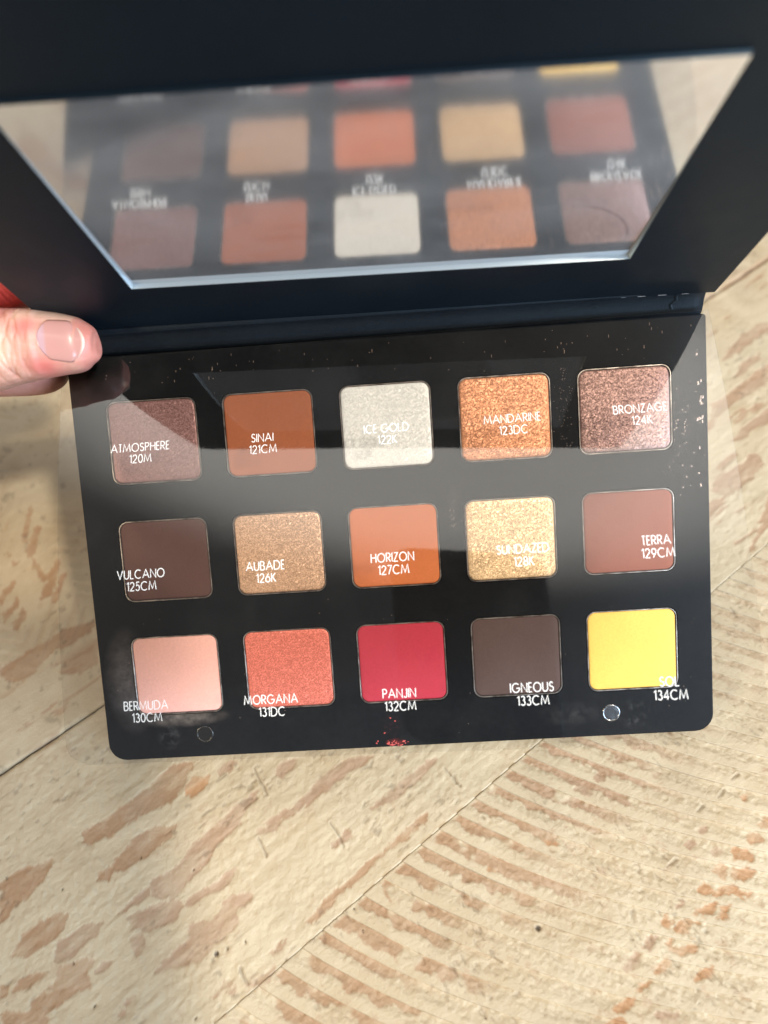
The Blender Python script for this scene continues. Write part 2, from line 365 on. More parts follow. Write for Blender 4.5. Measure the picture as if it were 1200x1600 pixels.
WOOD = [('t',[[-93.0,34.3],[-91.8,36.3],[-84.6,35.8],[-80.2,36.1],[-74.8,35.7],[-70.4,36.0],[-63.4,36.9],[-61.0,37.3],[-56.2,33.9],[-59.2,32.3],[-62.7,29.9],[-67.0,28.7],[-70.9,29.4],[-76.0,30.5],[-80.1,30.7],[-85.3,31.2],[-90.7,32.8]]),('t',[[-94.0,22.5],[-92.4,23.9],[-88.3,23.5],[-83.4,25.3],[-79.4,25.0],[-74.1,24.5],[-70.0,21.6],[-71.5,20.2],[-75.7,20.0],[-80.2,19.2],[-85.1,20.3],[-88.5,21.6],[-91.4,21.1]]),('t',[[-116.1,39.1],[-112.6,38.4],[-108.1,38.4],[-102.2,35.5],[-104.3,33.3],[-108.0,32.1],[-111.0,31.0],[-115.3,31.1],[-119.7,29.3]]),('t',[[-120.6,20.2],[-118.0,20.9],[-115.4,22.7],[-111.0,23.1],[-106.5,21.9],[-103.4,19.5],[-104.6,18.1],[-108.4,17.3],[-112.2,17.1],[-116.4,17.2]]),('t',[[-121.4,5.1],[-119.4,6.5],[-114.3,6.0],[-112.6,7.1],[-110.9,9.0],[-107.0,7.5],[-103.9,7.5],[-102.7,6.0],[-103.7,4.4],[-106.1,3.8],[-105.0,2.3],[-106.4,0.5],[-110.6,2.0],[-113.8,2.7],[-117.6,2.2]]),('t',[[-127.0,9.4],[-124.1,7.8],[-120.4,3.8],[-117.2,0.2],[-118.0,-0.3],[-127.8,7.2]]),('t',[[-122.3,11.0],[-119.9,12.7],[-116.6,12.0],[-114.1,10.9],[-116.1,10.3],[-120.2,10.3]]),('t',[[-125.2,14.4],[-123.1,13.7],[-124.0,12.9],[-125.5,13.5]]),('p',[[-82.7,10.9],[-82.2,12.5],[-76.7,11.6],[-72.5,11.7],[-67.4,13.4],[-61.3,14.3],[-54.1,15.4],[-45.7,14.8],[-47.8,12.6],[-52.3,12.4],[-54.3,10.3],[-60.5,9.4],[-66.2,6.8],[-71.9,6.5],[-75.6,6.0],[-80.2,4.9],[-80.9,4.8],[-77.3,6.6],[-82.0,7.7]]),('p',[[-92.8,11.1],[-89.8,11.8],[-85.8,12.0],[-83.0,12.4],[-83.3,10.4],[-87.5,10.0]]),('p',[[-90.9,-7.7],[-87.6,-6.9],[-80.8,-6.1],[-77.0,-4.0],[-70.5,-6.6],[-68.0,-4.6],[-61.8,-6.8],[-62.6,-8.8],[-66.5,-9.0],[-68.5,-11.3],[-71.4,-11.6],[-75.1,-11.2],[-80.4,-12.5],[-82.9,-11.2],[-85.7,-9.3]]),('p',[[-110.7,11.0],[-108.5,15.5],[-104.6,14.3],[-100.3,14.2],[-97.1,12.2],[-99.0,10.0],[-102.7,10.3],[-105.8,10.2],[-109.4,10.3]]),('p',[[-90.7,8.6],[-84.9,7.3],[-79.5,5.0],[-77.4,1.4],[-81.9,0.4],[-87.5,2.2],[-90.9,5.6]]),('p',[[-77.1,1.9],[-74.0,2.7],[-68.2,0.9],[-64.8,0.9],[-61.3,0.9],[-64.2,-1.6],[-69.0,-0.5],[-75.5,-0.1]]),('p',[[-92.5,4.3],[-89.8,2.7],[-90.4,0.1],[-92.7,-0.6]]),('p',[[-103.2,2.2],[-101.5,3.2],[-98.6,2.8],[-99.9,1.4],[-102.5,1.0]]),('p',[[-100.1,-8.7],[-98.9,-8.2],[-97.7,-8.9],[-98.6,-9.6],[-99.8,-9.4]]),('p',[[-102.1,-10.0],[-101.3,-9.5],[-100.9,-10.1],[-101.6,-10.8]]),('p',[[-82.1,-21.2],[-79.4,-20.9],[-74.5,-21.3],[-76.3,-22.2],[-80.6,-21.8]]),('p',[[-78.1,-23.1],[-75.0,-23.2],[-74.9,-24.2],[-77.4,-24.0]]),('p',[[-50.8,5.4],[-44.8,4.8],[-37.1,4.8],[-30.8,5.0],[-25.7,6.0],[-19.8,5.4],[-11.7,1.3],[-15.6,1.1],[-20.3,2.1],[-27.5,3.3],[-32.0,2.0],[-38.2,3.1],[-43.1,3.5],[-46.8,3.0],[-51.3,4.5]]),('p',[[-21.6,-10.6],[-15.0,-10.2],[-9.0,-9.6],[-2.4,-9.5],[2.2,-10.8],[0.3,-12.0],[-7.0,-11.7],[-13.7,-12.1],[-19.7,-11.6]]),('p',[[-35.9,-11.0],[-31.8,-11.3],[-29.6,-11.8],[-31.1,-12.7],[-35.1,-12.4]]),('p',[[-65.1,-22.0],[-62.0,-22.0],[-59.3,-22.7],[-60.4,-23.2],[-63.9,-23.3]]),('p',[[-73.1,-25.3],[-68.9,-25.6],[-65.6,-26.4],[-67.5,-27.0],[-71.8,-26.7]]),('p',[[-51.7,27.2],[-49.4,28.2],[-45.3,26.3],[-47.8,25.0],[-50.7,25.9]]),('p',[[-38.6,15.8],[-34.7,16.4],[-30.4,14.8],[-32.8,13.9],[-37.3,13.8]]),('t',[[-52.9,-22.6],[-47.5,-21.7],[-40.9,-21.6],[-35.6,-21.2],[-29.0,-21.6],[-21.6,-21.0],[-14.4,-20.9],[-10.1,-22.2],[-11.7,-23.1],[-17.6,-22.6],[-23.9,-21.6],[-29.8,-22.6],[-35.2,-23.0],[-41.6,-22.6],[-47.8,-23.3],[-52.1,-23.6]]),('o',[[-63.1,27.1],[-61.4,29.7],[-58.2,30.2],[-54.2,27.5],[-57.6,25.9],[-61.5,25.5]]),('t',[[-93.0,102.5],[-87.8,102.7],[-82.6,102.9],[-76.0,102.1],[-70.6,102.3],[-60.2,99.1],[-62.3,95.5],[-67.0,95.9],[-71.4,96.0],[-75.0,97.9],[-80.0,96.3],[-83.3,94.6],[-87.8,93.9],[-92.5,97.1]]),('t',[[-77.2,88.5],[-74.5,90.7],[-69.2,90.9],[-63.2,90.5],[-65.5,84.5],[-70.5,84.1],[-74.8,86.0]]),('t',[[-67.4,149.1],[-58.7,162.9],[-58.8,160.0],[-67.0,146.6]]),('t',[[-67.8,143.2],[-60.8,151.3],[-60.1,149.3],[-66.1,140.3],[-68.7,139.8]]),('t',[[-70.7,119.9],[-65.9,126.8],[-60.2,131.4],[-62.3,126.4],[-68.6,118.9]]),('t',[[-69.6,115.7],[-60.5,125.0],[-60.4,123.6],[-67.7,115.6]]),('t',[[-83.1,129.6],[-76.8,133.3],[-78.6,129.6],[-83.8,126.4]]),('t',[[-84.9,122.4],[-77.9,125.3],[-79.7,121.8],[-85.0,119.5]]),('t',[[-84.1,114.8],[-78.4,119.5],[-78.9,115.7],[-83.2,113.8]]),('t',[[-67.5,141.5],[-67.3,128.0],[-67.5,126.2],[-68.3,139.5]]),('t',[[-74.7,147.5],[-73.8,140.0],[-74.1,141.6]]),('p',[[200.5,40.0],[208.8,41.7],[218.8,43.7],[229.3,43.9],[234.7,42.2],[229.7,38.6],[221.8,39.4],[212.2,38.7],[205.1,38.9]]),('p',[[196.4,30.5],[203.4,33.0],[211.3,33.4],[216.9,33.0],[212.6,30.8],[203.8,29.7]]),('p',[[190.0,22.1],[195.9,23.9],[206.1,23.4],[207.7,21.9],[205.1,20.0],[195.8,21.1]]),('p',[[168.0,9.9],[174.8,11.6],[182.5,11.3],[193.0,11.4],[187.2,7.2],[178.5,8.4],[170.1,8.1]]),('p',[[143.1,-0.5],[148.9,3.6],[155.6,1.3],[161.6,0.9],[167.4,1.9],[170.0,-0.3],[167.2,-3.9],[160.8,-5.4],[151.7,-5.7],[146.1,-4.3]]),('p',[[171.3,23.7],[175.3,24.2],[184.0,24.6],[182.6,21.8],[173.9,21.4]]),('o',[[60.3,-80.3],[62.4,-80.3],[64.1,-81.3],[62.0,-82.8],[60.1,-81.2]]),('o',[[54.4,-80.5],[56.5,-80.5],[58.3,-82.1],[57.1,-83.1],[54.7,-82.1]]),('o',[[47.8,-80.2],[49.9,-80.5],[52.0,-82.6],[52.4,-84.6],[50.7,-85.1],[49.7,-84.0],[49.5,-82.7],[47.5,-81.9]]),('o',[[41.1,-79.7],[43.5,-80.9],[43.5,-82.7],[41.1,-82.7],[41.6,-81.2]]),('o',[[43.8,-83.7],[45.9,-83.5],[47.8,-85.8],[50.2,-87.7],[47.6,-88.1],[45.1,-87.0],[45.0,-85.7],[43.3,-84.7]]),('o',[[33.4,-80.9],[37.2,-81.2],[36.9,-82.6],[34.4,-82.0]]),('o',[[36.5,-83.7],[39.3,-84.1],[41.9,-86.5],[44.1,-89.3],[41.3,-89.2],[40.5,-86.8],[37.0,-85.1]]),('o',[[28.3,-83.8],[30.5,-83.5],[33.2,-84.4],[35.5,-86.3],[32.9,-86.1],[29.9,-84.7]]),('o',[[32.8,-88.0],[35.5,-87.7],[37.5,-88.8],[35.4,-89.3],[33.2,-88.8]]),('o',[[20.6,-79.5],[22.5,-80.2],[23.5,-81.7],[21.9,-82.2],[20.9,-80.8]]),('o',[[22.3,-83.5],[25.3,-83.3],[28.2,-85.4],[25.5,-85.3],[23.0,-85.1]]),('o',[[18.2,-85.3],[20.5,-86.4],[23.7,-88.2],[22.7,-89.0],[19.1,-88.2],[17.7,-86.5]]),('o',[[18.1,-83.5],[19.7,-84.1],[18.4,-84.8]]),('o',[[10.9,-86.3],[13.3,-85.7],[15.8,-86.6],[14.4,-87.4],[11.8,-87.3]]),('o',[[18.1,-93.4],[21.1,-93.9],[23.3,-94.3],[21.8,-94.8],[18.8,-94.3]]),('o',[[3.7,-86.1],[6.2,-85.8],[8.9,-86.8],[7.2,-87.2],[4.2,-86.7]]),('o',[[-3.1,-85.3],[-0.4,-85.6],[2.5,-86.8],[0.9,-87.5],[-1.8,-86.9],[-3.0,-86.1]]),('o',[[-7.1,-85.6],[-5.2,-86.1],[-3.2,-87.7],[-3.1,-88.7]]),('o',[[62.6,-72.5],[63.8,-72.7],[64.2,-73.8],[62.9,-74.2],[62.0,-73.3]]),('o',[[10.7,-46.4],[12.9,-47.4],[13.8,-49.2],[12.3,-49.8],[10.9,-48.5]]),('o',[[-5.2,-42.2],[-2.8,-43.4],[-1.4,-45.6],[-3.5,-45.1],[-5.5,-43.5]]),('p',[[41.3,-43.4],[44.2,-44.0],[45.3,-45.7],[43.3,-46.1],[41.5,-44.6]]),('p',[[33.7,-44.1],[36.7,-44.0],[38.3,-45.3],[36.0,-46.0],[34.1,-45.1]]),('p',[[27.6,-43.0],[31.4,-44.0],[32.0,-45.3],[29.5,-45.8],[27.5,-44.5]]),('p',[[46.4,-71.6],[48.4,-72.0],[48.2,-73.4],[46.7,-73.0]]),('p',[[40.6,-71.9],[43.0,-72.4],[42.7,-73.4],[40.2,-73.5]]),('p',[[43.8,-76.4],[46.8,-77.2],[47.3,-79.1],[44.8,-78.7]]),('p',[[12.4,-80.8],[15.9,-80.5],[17.6,-80.9],[15.8,-81.7],[13.4,-81.5]]),('p',[[5.6,-81.0],[8.4,-80.8],[10.4,-81.4],[8.9,-81.9],[5.8,-81.6]]),('p',[[26.5,-80.3],[29.5,-80.6],[30.1,-81.6],[27.1,-81.0]]),('p',[[4.3,-91.9],[7.0,-93.6],[6.1,-93.9],[4.2,-92.7]]),('p',[[6.8,-94.8],[9.1,-95.3],[8.6,-95.8]]),('p',[[72.8,-72.4],[75.2,-72.6],[73.8,-73.6]])]
SPECKS = [[-75.7,-13.8,0.8],[-72.9,-14.7,0.4],[-68.2,-16.2,0.4],[-81.1,20.2,0.35],[-5.2,-61.3,0.9],[-107.4,8.0,0.35],[-70.8,7.8,0.35],[-114.2,39.3,0.4],[-106.7,-4.4,0.4],[-86.9,-22.9,0.35],[-102.5,26.6,0.35],[-42.0,-33.5,0.35],[-40.8,-27.8,0.3],[-29.1,-67.1,0.35]]
CRACKS = [[[-42.5,20.8],[-43.2,16.8],[-43.3,11.9]],[[-52.0,3.4],[-52.1,0.6],[-52.6,-2.2]],[[-33.2,-6.0],[-33.3,-9.8],[-34.0,-13.7]],[[2.3,-14.6],[2.3,-19.1],[2.6,-21.5]],[[3.0,-18.3],[2.2,-20.3]],[[-72.3,-20.2],[-72.9,-22.5],[-72.5,-24.8]],[[1.7,-31.6],[1.8,-32.4]],[[64.3,-68.8],[67.1,-68.7]],[[57.2,-69.1],[60.6,-68.9]],[[49.9,-68.1],[52.7,-68.3]],[[32.3,-72.1],[35.6,-72.5]]]
SEAMGAP = [[-99.9,68.5],[-95.5,68.1]]


def table_material():
    m, nt, b = mat('worn_cream_paint_on_wood')
    co = objco(nt)
    at = N(nt, 'ShaderNodeAttribute', attribute_name='wear')
    se = N(nt, 'ShaderNodeSeparateColor'); nt.links.new(at.outputs['Color'], se.inputs[0])
    wood, tone, dirt = se.outputs['Red'], se.outputs['Green'], se.outputs['Blue']
    mp = N(nt, 'ShaderNodeMapping'); mp.inputs['Rotation'].default_value = (0, 0, -math.atan2(UY, UX)); nt.links.new(co, mp.inputs['Vector'])
    mp2 = N(nt, 'ShaderNodeMapping'); mp2.inputs['Scale'].default_value = (0.22, 1, 1); nt.links.new(mp.outputs[0], mp2.inputs['Vector'])
    brush = noise(nt, 420, 6, 0.62, mp2.outputs[0])
    mott = noise(nt, 60, 6, 0.6, co)
    fine = noise(nt, 1500, 4, 0.7, co)
    paint = mixc(nt, ramp(nt, mott, [(0.3, grey(0)), (0.72, grey(1))]), PAINT_A, PAINT_B)
    paint = mixc(nt, math_(nt, 'MULTIPLY', ramp(nt, brush, [(0.48, grey(0)), (0.75, grey(1))]), 0.22), paint, (0.47, 0.40, 0.31))
    wash = noise(nt, 22, 5, 0.6, mp2.outputs[0])
    paint = mixc(nt, math_(nt, 'MULTIPLY', ramp(nt, wash, [(0.42, grey(0)), (0.62, grey(1))]), 0.55), paint, (0.470, 0.410, 0.300))
    paint = mixc(nt, math_(nt, 'MULTIPLY', ramp(nt, noise(nt, 35, 5, 0.6, co), [(0.52, grey(0)), (0.68, grey(1))]), 0.40), paint, (0.310, 0.255, 0.178))
    grain = noise(nt, 500, 6, 0.6, mp2.outputs[0])
    w = ramp(nt, tone, [(0.0, (0.315, 0.216, 0.146)), (0.5, (0.315, 0.202, 0.118)), (1.0, (0.36, 0.208, 0.108))])
    w = mixc(nt, math_(nt, 'MULTIPLY', ramp(nt, grain, [(0.42, grey(0)), (0.7, grey(1))]), 0.30), w, (0.27, 0.155, 0.085))
    w = mixc(nt, math_(nt, 'MULTIPLY', ramp(nt, mott, [(0.5, grey(0)), (0.75, grey(1))]), 0.30), w, (0.52, 0.42, 0.32))
    c = mixc(nt, wood, paint, w)
    c = mixc(nt, math_(nt, 'MULTIPLY', ramp(nt, fine, [(0.62, grey(0)), (0.8, grey(1))]), 0.16), c, (0.33, 0.26, 0.19))
    c = mixc(nt, dirt, c, (0.045, 0.032, 0.022))
    nt.links.new(c, b.inputs['Base Color'])
    nt.links.new(ramp(nt, wood, [(0, grey(0.55)), (1, grey(0.68))]), b.inputs['Roughness'])
    b.inputs['Specular IOR Level'].default_value = 0.4
    n1 = bump(nt, brush, 0.28*MM, 0.8)
    n1 = bump(nt, noise(nt, 3600, 3, 0.7, co), 0.07*MM, 0.8, n1)
    nt.links.new(bump(nt, fine, 0.20*MM, 0.9, n1), b.inputs['Normal'])
    return m
PAINT_A, PAINT_B = (0.368, 0.290, 0.188), (0.445, 0.374, 0.264)
M_TABLE = table_material()
J1, J2 = -26.6, 68.8                # where the joints run (across the boards, mm)

def axis(ranges):
    out = [ranges[0][0]]
    for a, b_, st in ranges:
        n = max(1, int(round((b_-a)/st))); out += list(np.linspace(a, b_, n+1)[1:])
    return np.array(out)

def board(name, us, vs, style, parent):
    u, v = np.meshgrid(us, vs, indexing='ij'); sh = u.shape; u = u.ravel(); v = v.ravel()
    if style == 'carved':            # the grid runs along the carved ledges
        w = np.minimum(J1 - v, 110); p = u.copy()
        u = p + 0.45*w + 0.0034*w*w - 0.55*(fbm(p, v, 14, 3, 0.5, 20)-0.5)*np.exp(-np.maximum(0, np.abs(p-80)-250)/20)
    wu = u + 1.3*(fbm(u, v, 3.0, 3, 0.55, 1)-0.5)*2 * 0.9
    wv = v + 1.1*(fbm(u, v, 2.6, 3, 0.55, 2)-0.5)*2 * 0.8
    wood = np.zeros_like(u); tone = np.zeros_like(u)+0.25
    tear = 1.9*(fbm(u*0.28, v*1.2, 1.7, 4, 0.62, 3)-0.5) + 0.9*(fbm(u, v, 0.9, 3, 0.6, 4)-0.5)
    thinp = 0.68 + 0.32*sstep(0.36, 0.56, fbm(u*0.35, v, 3.0, 4, 0.6, 7))
    for kind, poly in WOOD:
        P = np.array(poly); s = (u > P[:,0].min()-3) & (u < P[:,0].max()+3) & (v > P[:,1].min()-3) & (v < P[:,1].max()+3)
        if not s.any(): continue
        sd = poly_sd(poly, wu[s], wv[s]) + tear[s] - 0.35
        k = (1 - sstep(-0.25, 0.25, sd))*thinp[s]
        if kind == 'p': k = k*0.92
        wood[s] = np.maximum(wood[s], k)
        tone[s] = np.where(k > 0.05, {'t': 0.45, 'p': 0.05, 'o': 0.95}[kind], tone[s])
    streak = fbm(u*0.22, v, 5.0, 5, 0.55, 5); rough = fbm(u, v, 1.6, 4, 0.6, 6); fine = fbm(u, v, 0.9, 3, 0.6, 8); broad = fbm(u, v, 40, 3, 0.5, 9)
    dirt = np.zeros_like(u)
    h = 0.5*(broad-0.5)
    seen = (u > -140) & (u < 300) & (v > -120) & (v < 240)
    if style == 'flat':
        auto = sstep(0.60, 0.64, streak + 0.12*(fbm(u, v, 25, 2, 0.5, 11)-0.5))
        traced_area = (u < 35) & (v < 66) & (u > -130)
        auto = np.where(traced_area, auto*0.0, auto)
        wood = np.maximum(wood, auto*0.9)
        thin = sstep(0.56, 0.70, streak)*sstep(0.45, 0.7, rough)*0.30
        wood = np.maximum(wood, thin)
        h += 0.42*(fbm(u*0.25, v, 2.4, 4, 0.6, 12)-0.5) + 0.34*(rough-0.5) + 0.34*(fine-0.5)*sstep(0.45, 0.62, fbm(u, v, 16, 2, 0.5, 15))
        # small pits, denser at the far left
        pit = sstep(0.70, 0.78, fbm(u*0.5, v, 1.1, 2, 0.5, 13))*sstep(0.45, 0.62, fbm(u, v, 18, 2, 0.5, 14))
        dirt = np.maximum(dirt, pit*0.32); h -= 0.12*pit
    elif style == 'carved':
        w = J1 - v
        ph = (p + 3.1)/6.72
        kk = np.floor(ph + 1e-6); ph = np.clip(ph - kk, 0, 1)
        gr = np.random.default_rng(77).random((3, 400)); ki = (kk.astype(int) + 200) % 400
        gd, gw, gl_ = gr[0][ki], gr[1][ki], gr[2][ki]
        fade = 0.50 + 0.50*gd + 0.30*sstep(0.35, 0.6, fbm(u, v, 45, 2, 0.5, 21) + 0.25*(w < 22))
        ph2 = np.clip(ph + 0.10*(rough-0.5), 0, 1)
        h += fade*(1.15*(1-ph2)**(0.9+0.8*gw) - 0.46)
        edge = np.minimum(ph, 1-ph)*6.72
        h += fade*0.30*np.exp(-(ph*6.72/0.34)**2)
        line = np.exp(-((1-ph)*6.72/0.20)**2)*sstep(0.3, 0.5, fbm(u, v, 9, 3, 0.6, 22))
        dirt = np.maximum(dirt, line*0.36*fade*(0.4+rough))
        # rough, combed paint
        comb = fbm(u*1.0+v*0.4, v*0.35, 1.5, 4, 0.6, 23)
        h += 0.62*(comb-0.5)*(0.45+0.6*ph) + 0.42*(fine-0.5) + 0.26*(fbm(u, v*0.6, 0.75, 2, 0.6, 34)-0.5)
        # bare wood under each ledge, near the joint
        low = 0.40 + 0.26*gw + 0.34*(fbm(u, v, 3.2, 4, 0.6, 24)-0.5)*2 
        band = sstep(low-0.04, low+0.04, ph)*(1-sstep(0.965, 0.985, ph))
        reach = 1 - sstep(19, 36, w - 14*(gl_-0.45) + 16*(fbm(u*0.3, v, 12, 3, 0.5, 25)-0.5))
        reach *= 1 - sstep(30, 75, u)*0.55
        start = sstep(0.4, 1.2, w)
        gap = sstep(0.30, 0.42, fbm(u, v, 6.5, 3, 0.5, 26))
        k = band*reach*start*gap
        k = k*(0.6+0.4*thinp); wood = np.maximum(wood, k); tone = np.where(k > 0.1, 0.42 - 0.25*sstep(-20, 40, u) + 0.1*(rough-0.5), tone)
        scuff = sstep(0.62, 0.72, fbm(u, v, 2.2, 4, 0.65, 27))*0.45*sstep(0.4, 0.6, fbm(u, v, 20, 2, 0.5, 28))
        wood = np.maximum(wood, scuff)
        pit = sstep(0.70, 0.80, fbm(u*1.1, v*0.5, 0.9, 2, 0.5, 29))*sstep(0.4, 0.65, fbm(u, v, 22, 2, 0.5, 30))
        dirt = np.maximum(dirt, pit*0.30); h -= 0.2*pit
    else:                            # far board: plain near the joint, chevron carving beyond it
        w = v - J2
        carved = sstep(22, 26, w + 3*(broad-0.5))
        g = 1.1*np.abs(((u + 60) % 46) - 23)
        ph = ((w - g)/6.4) % 1.0
        h += carved*0.25*(0.5-ph) + 0.22*(fbm(u*0.3, v, 2.4, 4, 0.6, 31)-0.5)
        k = carved*sstep(0.6, 0.7, ph + 0.5*(rough-0.5))*sstep(0.55, 0.66, fbm(u, v, 9, 3, 0.55, 32))*0.25
        auto = sstep(0.60, 0.64, streak)*(1-carved)*(w > 3)
        wood = np.maximum(wood, np.maximum(k, auto*0.7))
        tone = np.where(k > 0.1, 0.4, tone)
        dirt = np.maximum(dirt, 0.3*sstep(0.68, 0.78, fbm(u, v, 3, 3, 0.6, 33)))
    # paint film stands proud of the bare wood, with a lip
    h += 0.17*(1-wood) + 0.09*np.exp(-((wood-0.35)/0.22)**2)*(rough)
    for x, y, r in SPECKS:
        s = np.hypot(u-x, v-y); k = 1-sstep(r*0.55, r*1.05, s); dirt = np.maximum(dirt, k*0.95); h -= 0.5*k
    for c in CRACKS:
        P = np.array(c); s = (u > P[:,0].min()-2) & (u < P[:,0].max()+2) & (v > P[:,1].min()-2) & (v < P[:,1].max()+2)
        if s.any():
            d = line_d(c, wu[s]*0.35+u[s]*0.65, wv[s]*0.35+v[s]*0.65); k = 1-sstep(0.12, 0.45, d)
            dirt[s] = np.maximum(dirt[s], k*0.42); h[s] += -0.25*k + 0.18*np.exp(-((d-0.7)/0.3)**2)
    # worn arrises at the joints
    wear_n = 0.5 + 1.0*fbm(u, v, 4, 3, 0.5, 40)
    for J, sgn, dep, wid in ((J1, 1, 0.02, 0.30), (J2, 1, 0.7, 0.8)):
        d = np.abs(v-J)
        k = np.exp(-(d/(wid*wear_n))**2)
        h -= dep*k*wear_n*0.9
        dirt = np.maximum(dirt, (0.5 if J == J2 else 0.10)*np.exp(-(d/(0.45 if J == J2 else 0.25))**2)*sstep(0.4, 0.6, fbm(u, v, 7, 3, 0.6, 41)))
        if J == J2:
            k2 = (1-sstep(1.0, 2.2, d + 1.6*(rough-0.5)))*sstep(0.4, 0.55, fbm(u, v, 11, 3, 0.5, 42))*0.8
            wood = np.maximum(wood, k2)
    h -= 0.35
    # hands and cups have flattened everything out of sight equally: nothing rises above the datum
    h = np.minimum(h, -0.01)
    X = u*UX - v*UY; Y = u*UY + v*UX
    nu, nv = sh
    verts = np.stack([X, Y, h], 1)
    idx = np.arange(nu*nv).reshape(nu, nv)
    q = np.stack([idx[:-1,:-1], idx[1:,:-1], idx[1:,1:], idx[:-1,1:]], -1).reshape(-1, 4)
    # skirt to the underside
    ring = np.concatenate([idx[:,0], idx[-1,1:], idx[-2::-1,-1], idx[0,-2:0:-1]])
    low = verts[ring].copy(); low[:,2] = -18
    b0 = len(verts); m_ = len(ring); nxt = np.roll(np.arange(m_), -1)
    sk = np.stack([ring, np.arange(m_)+b0, nxt+b0, ring[nxt]], 1)
    verts = np.concatenate([verts, low])*MM
    faces = np.concatenate([q, sk])
    me = bpy.data.meshes.new(name)
    me.vertices.add(len(verts)); me.vertices.foreach_set('co', verts.astype(np.float32).ravel())
    me.loops.add(faces.size); me.loops.foreach_set('vertex_index', faces.astype(np.int32).ravel())
    me.polygons.add(len(faces)); me.polygons.foreach_set('loop_start', np.arange(0, faces.size, 4, dtype=np.int32))
    sm = np.ones(len(faces), bool); sm[len(q):] = False
    me.polygons.foreach_set('use_smooth', sm)
    me.update(); me.validate()
    at = me.attributes.new('wear', 'FLOAT_COLOR', 'POINT')
    z = np.zeros(len(low))
    colr = np.stack([np.concatenate([wood, z+1]), np.concatenate([tone, z+0.3]), np.concatenate([dirt, z+0.5]), np.ones(len(verts))], 1)
    at.data.foreach_set('color', colr.astype(np.float32).ravel())
    return link(name, me, M_TABLE, parent)

table = bpy.data.objects.new('table', None); COL.objects.link(table); table.empty_display_size = 0.05
table['kind'] = 'structure'; table['label'] = 'cream painted wooden table top with worn carved boards'
U_FINE = [(-380, -140, 8), (-140, 130, 0.42), (130, 300, 0.7), (300, 480, 8)]
board('board', axis(U_FINE), axis([(J1+0.02, 20, 0.42), (20, J2-0.2, 0.5)]), 'flat', table)
PHS = [0.0, 0.03, 0.07, 0.12, 0.19, 0.26, 0.33, 0.40, 0.46, 0.52, 0.58, 0.64, 0.70, 0.76, 0.82, 0.87, 0.91, 0.94, 0.965, 0.98, 0.99, 0.997]
PK = np.array([(k + f)*6.72 - 3.1 for k in range(-30, 34) for f in PHS])
PK = np.concatenate([np.arange(-420, PK[0]-4, 8), PK, np.arange(PK[-1]+4, 480, 8)])
board('board', PK, axis([(-380, -125, 8), (-125, -110, 1.0), (-110, J1-0.02, 0.42)]), 'carved', table)
board('board', axis([(-380, -140, 8), (-140, 20, 0.6), (20, 300, 1.2), (300, 480, 8)]), axis([(J2+0.2, 120, 0.6), (120, 240, 1.0), (240, 420, 8)]), 'far', table)

# ------------------------------------------------------------------ palette
palette = empty('eyeshadow_palette', 'open black makeup palette with fifteen square eyeshadow pans and a mirror lid', 'makeup palette')
palette.rotation_euler = (TILT, 0, 0)
palette.location = pal2world((0, 0, 0))
PW, PH, PY, PX = 25.587, 23.531, 34.114, 33.0
YB, YF, HWID = 58.6, -59.4, 88.6     # back edge, front edge, half width

# tray with fifteen recesses
g = Geo()
GX, GY = 5*PX, 3*PY
for r in range(3):
    for c in range(5):
        cx, cy = (c-2)*PX, (1-r)*PY
        outer = rect_match(cx, cy, PX, PY, 0.0)
        l0 = rrect(cx, cy, PW+0.5, PH+0.5, 2.9, 0.0); l1 = rrect(cx, cy, PW+0.36, PH+0.36, 2.85, -0.12); l2 = rrect(cx, cy, PW+0.36, PH+0.36, 2.85, -1.6)
        g.loops([outer, l0, l1, l2])
cyo = (YB+YF)/2; hh = YB-YF
rad = (0.9, 0.9, 5.2, 5.2)
inner = rect_match(0, 0, GX, GY, 0.0)
def outl(w, z): return rrect(0, cyo, 2*HWID-2*w, hh-2*w, 0, z, 6, tuple(max(q-w, 0.3) for q in rad))
o0 = outl(0.45, 0.0); o1 = outl(0.14, -0.12); o2 = outl(0.0, -0.45); o3 = outl(0.0, -THICK+0.5); o4 = outl(0.4, -THICK)
g.loops([o4, o3, o2, o1, o0, inner], cap0=True)
# recess floor
g.box(-GX/2+1, GX/2-1, -GY/2+1, GY/2-1, -2.2, -1.55)
bm = bmesh.new(); me = g.mesh('tray'); bm.from_mesh(me); bmesh.ops.dissolve_degenerate(bm, dist=1e-7, edges=bm.edges); bmesh.ops.recalc_face_normals(bm, faces=bm.faces); bm.to_mesh(me); bm.free()
link('tray', me, M_TRAY, palette)

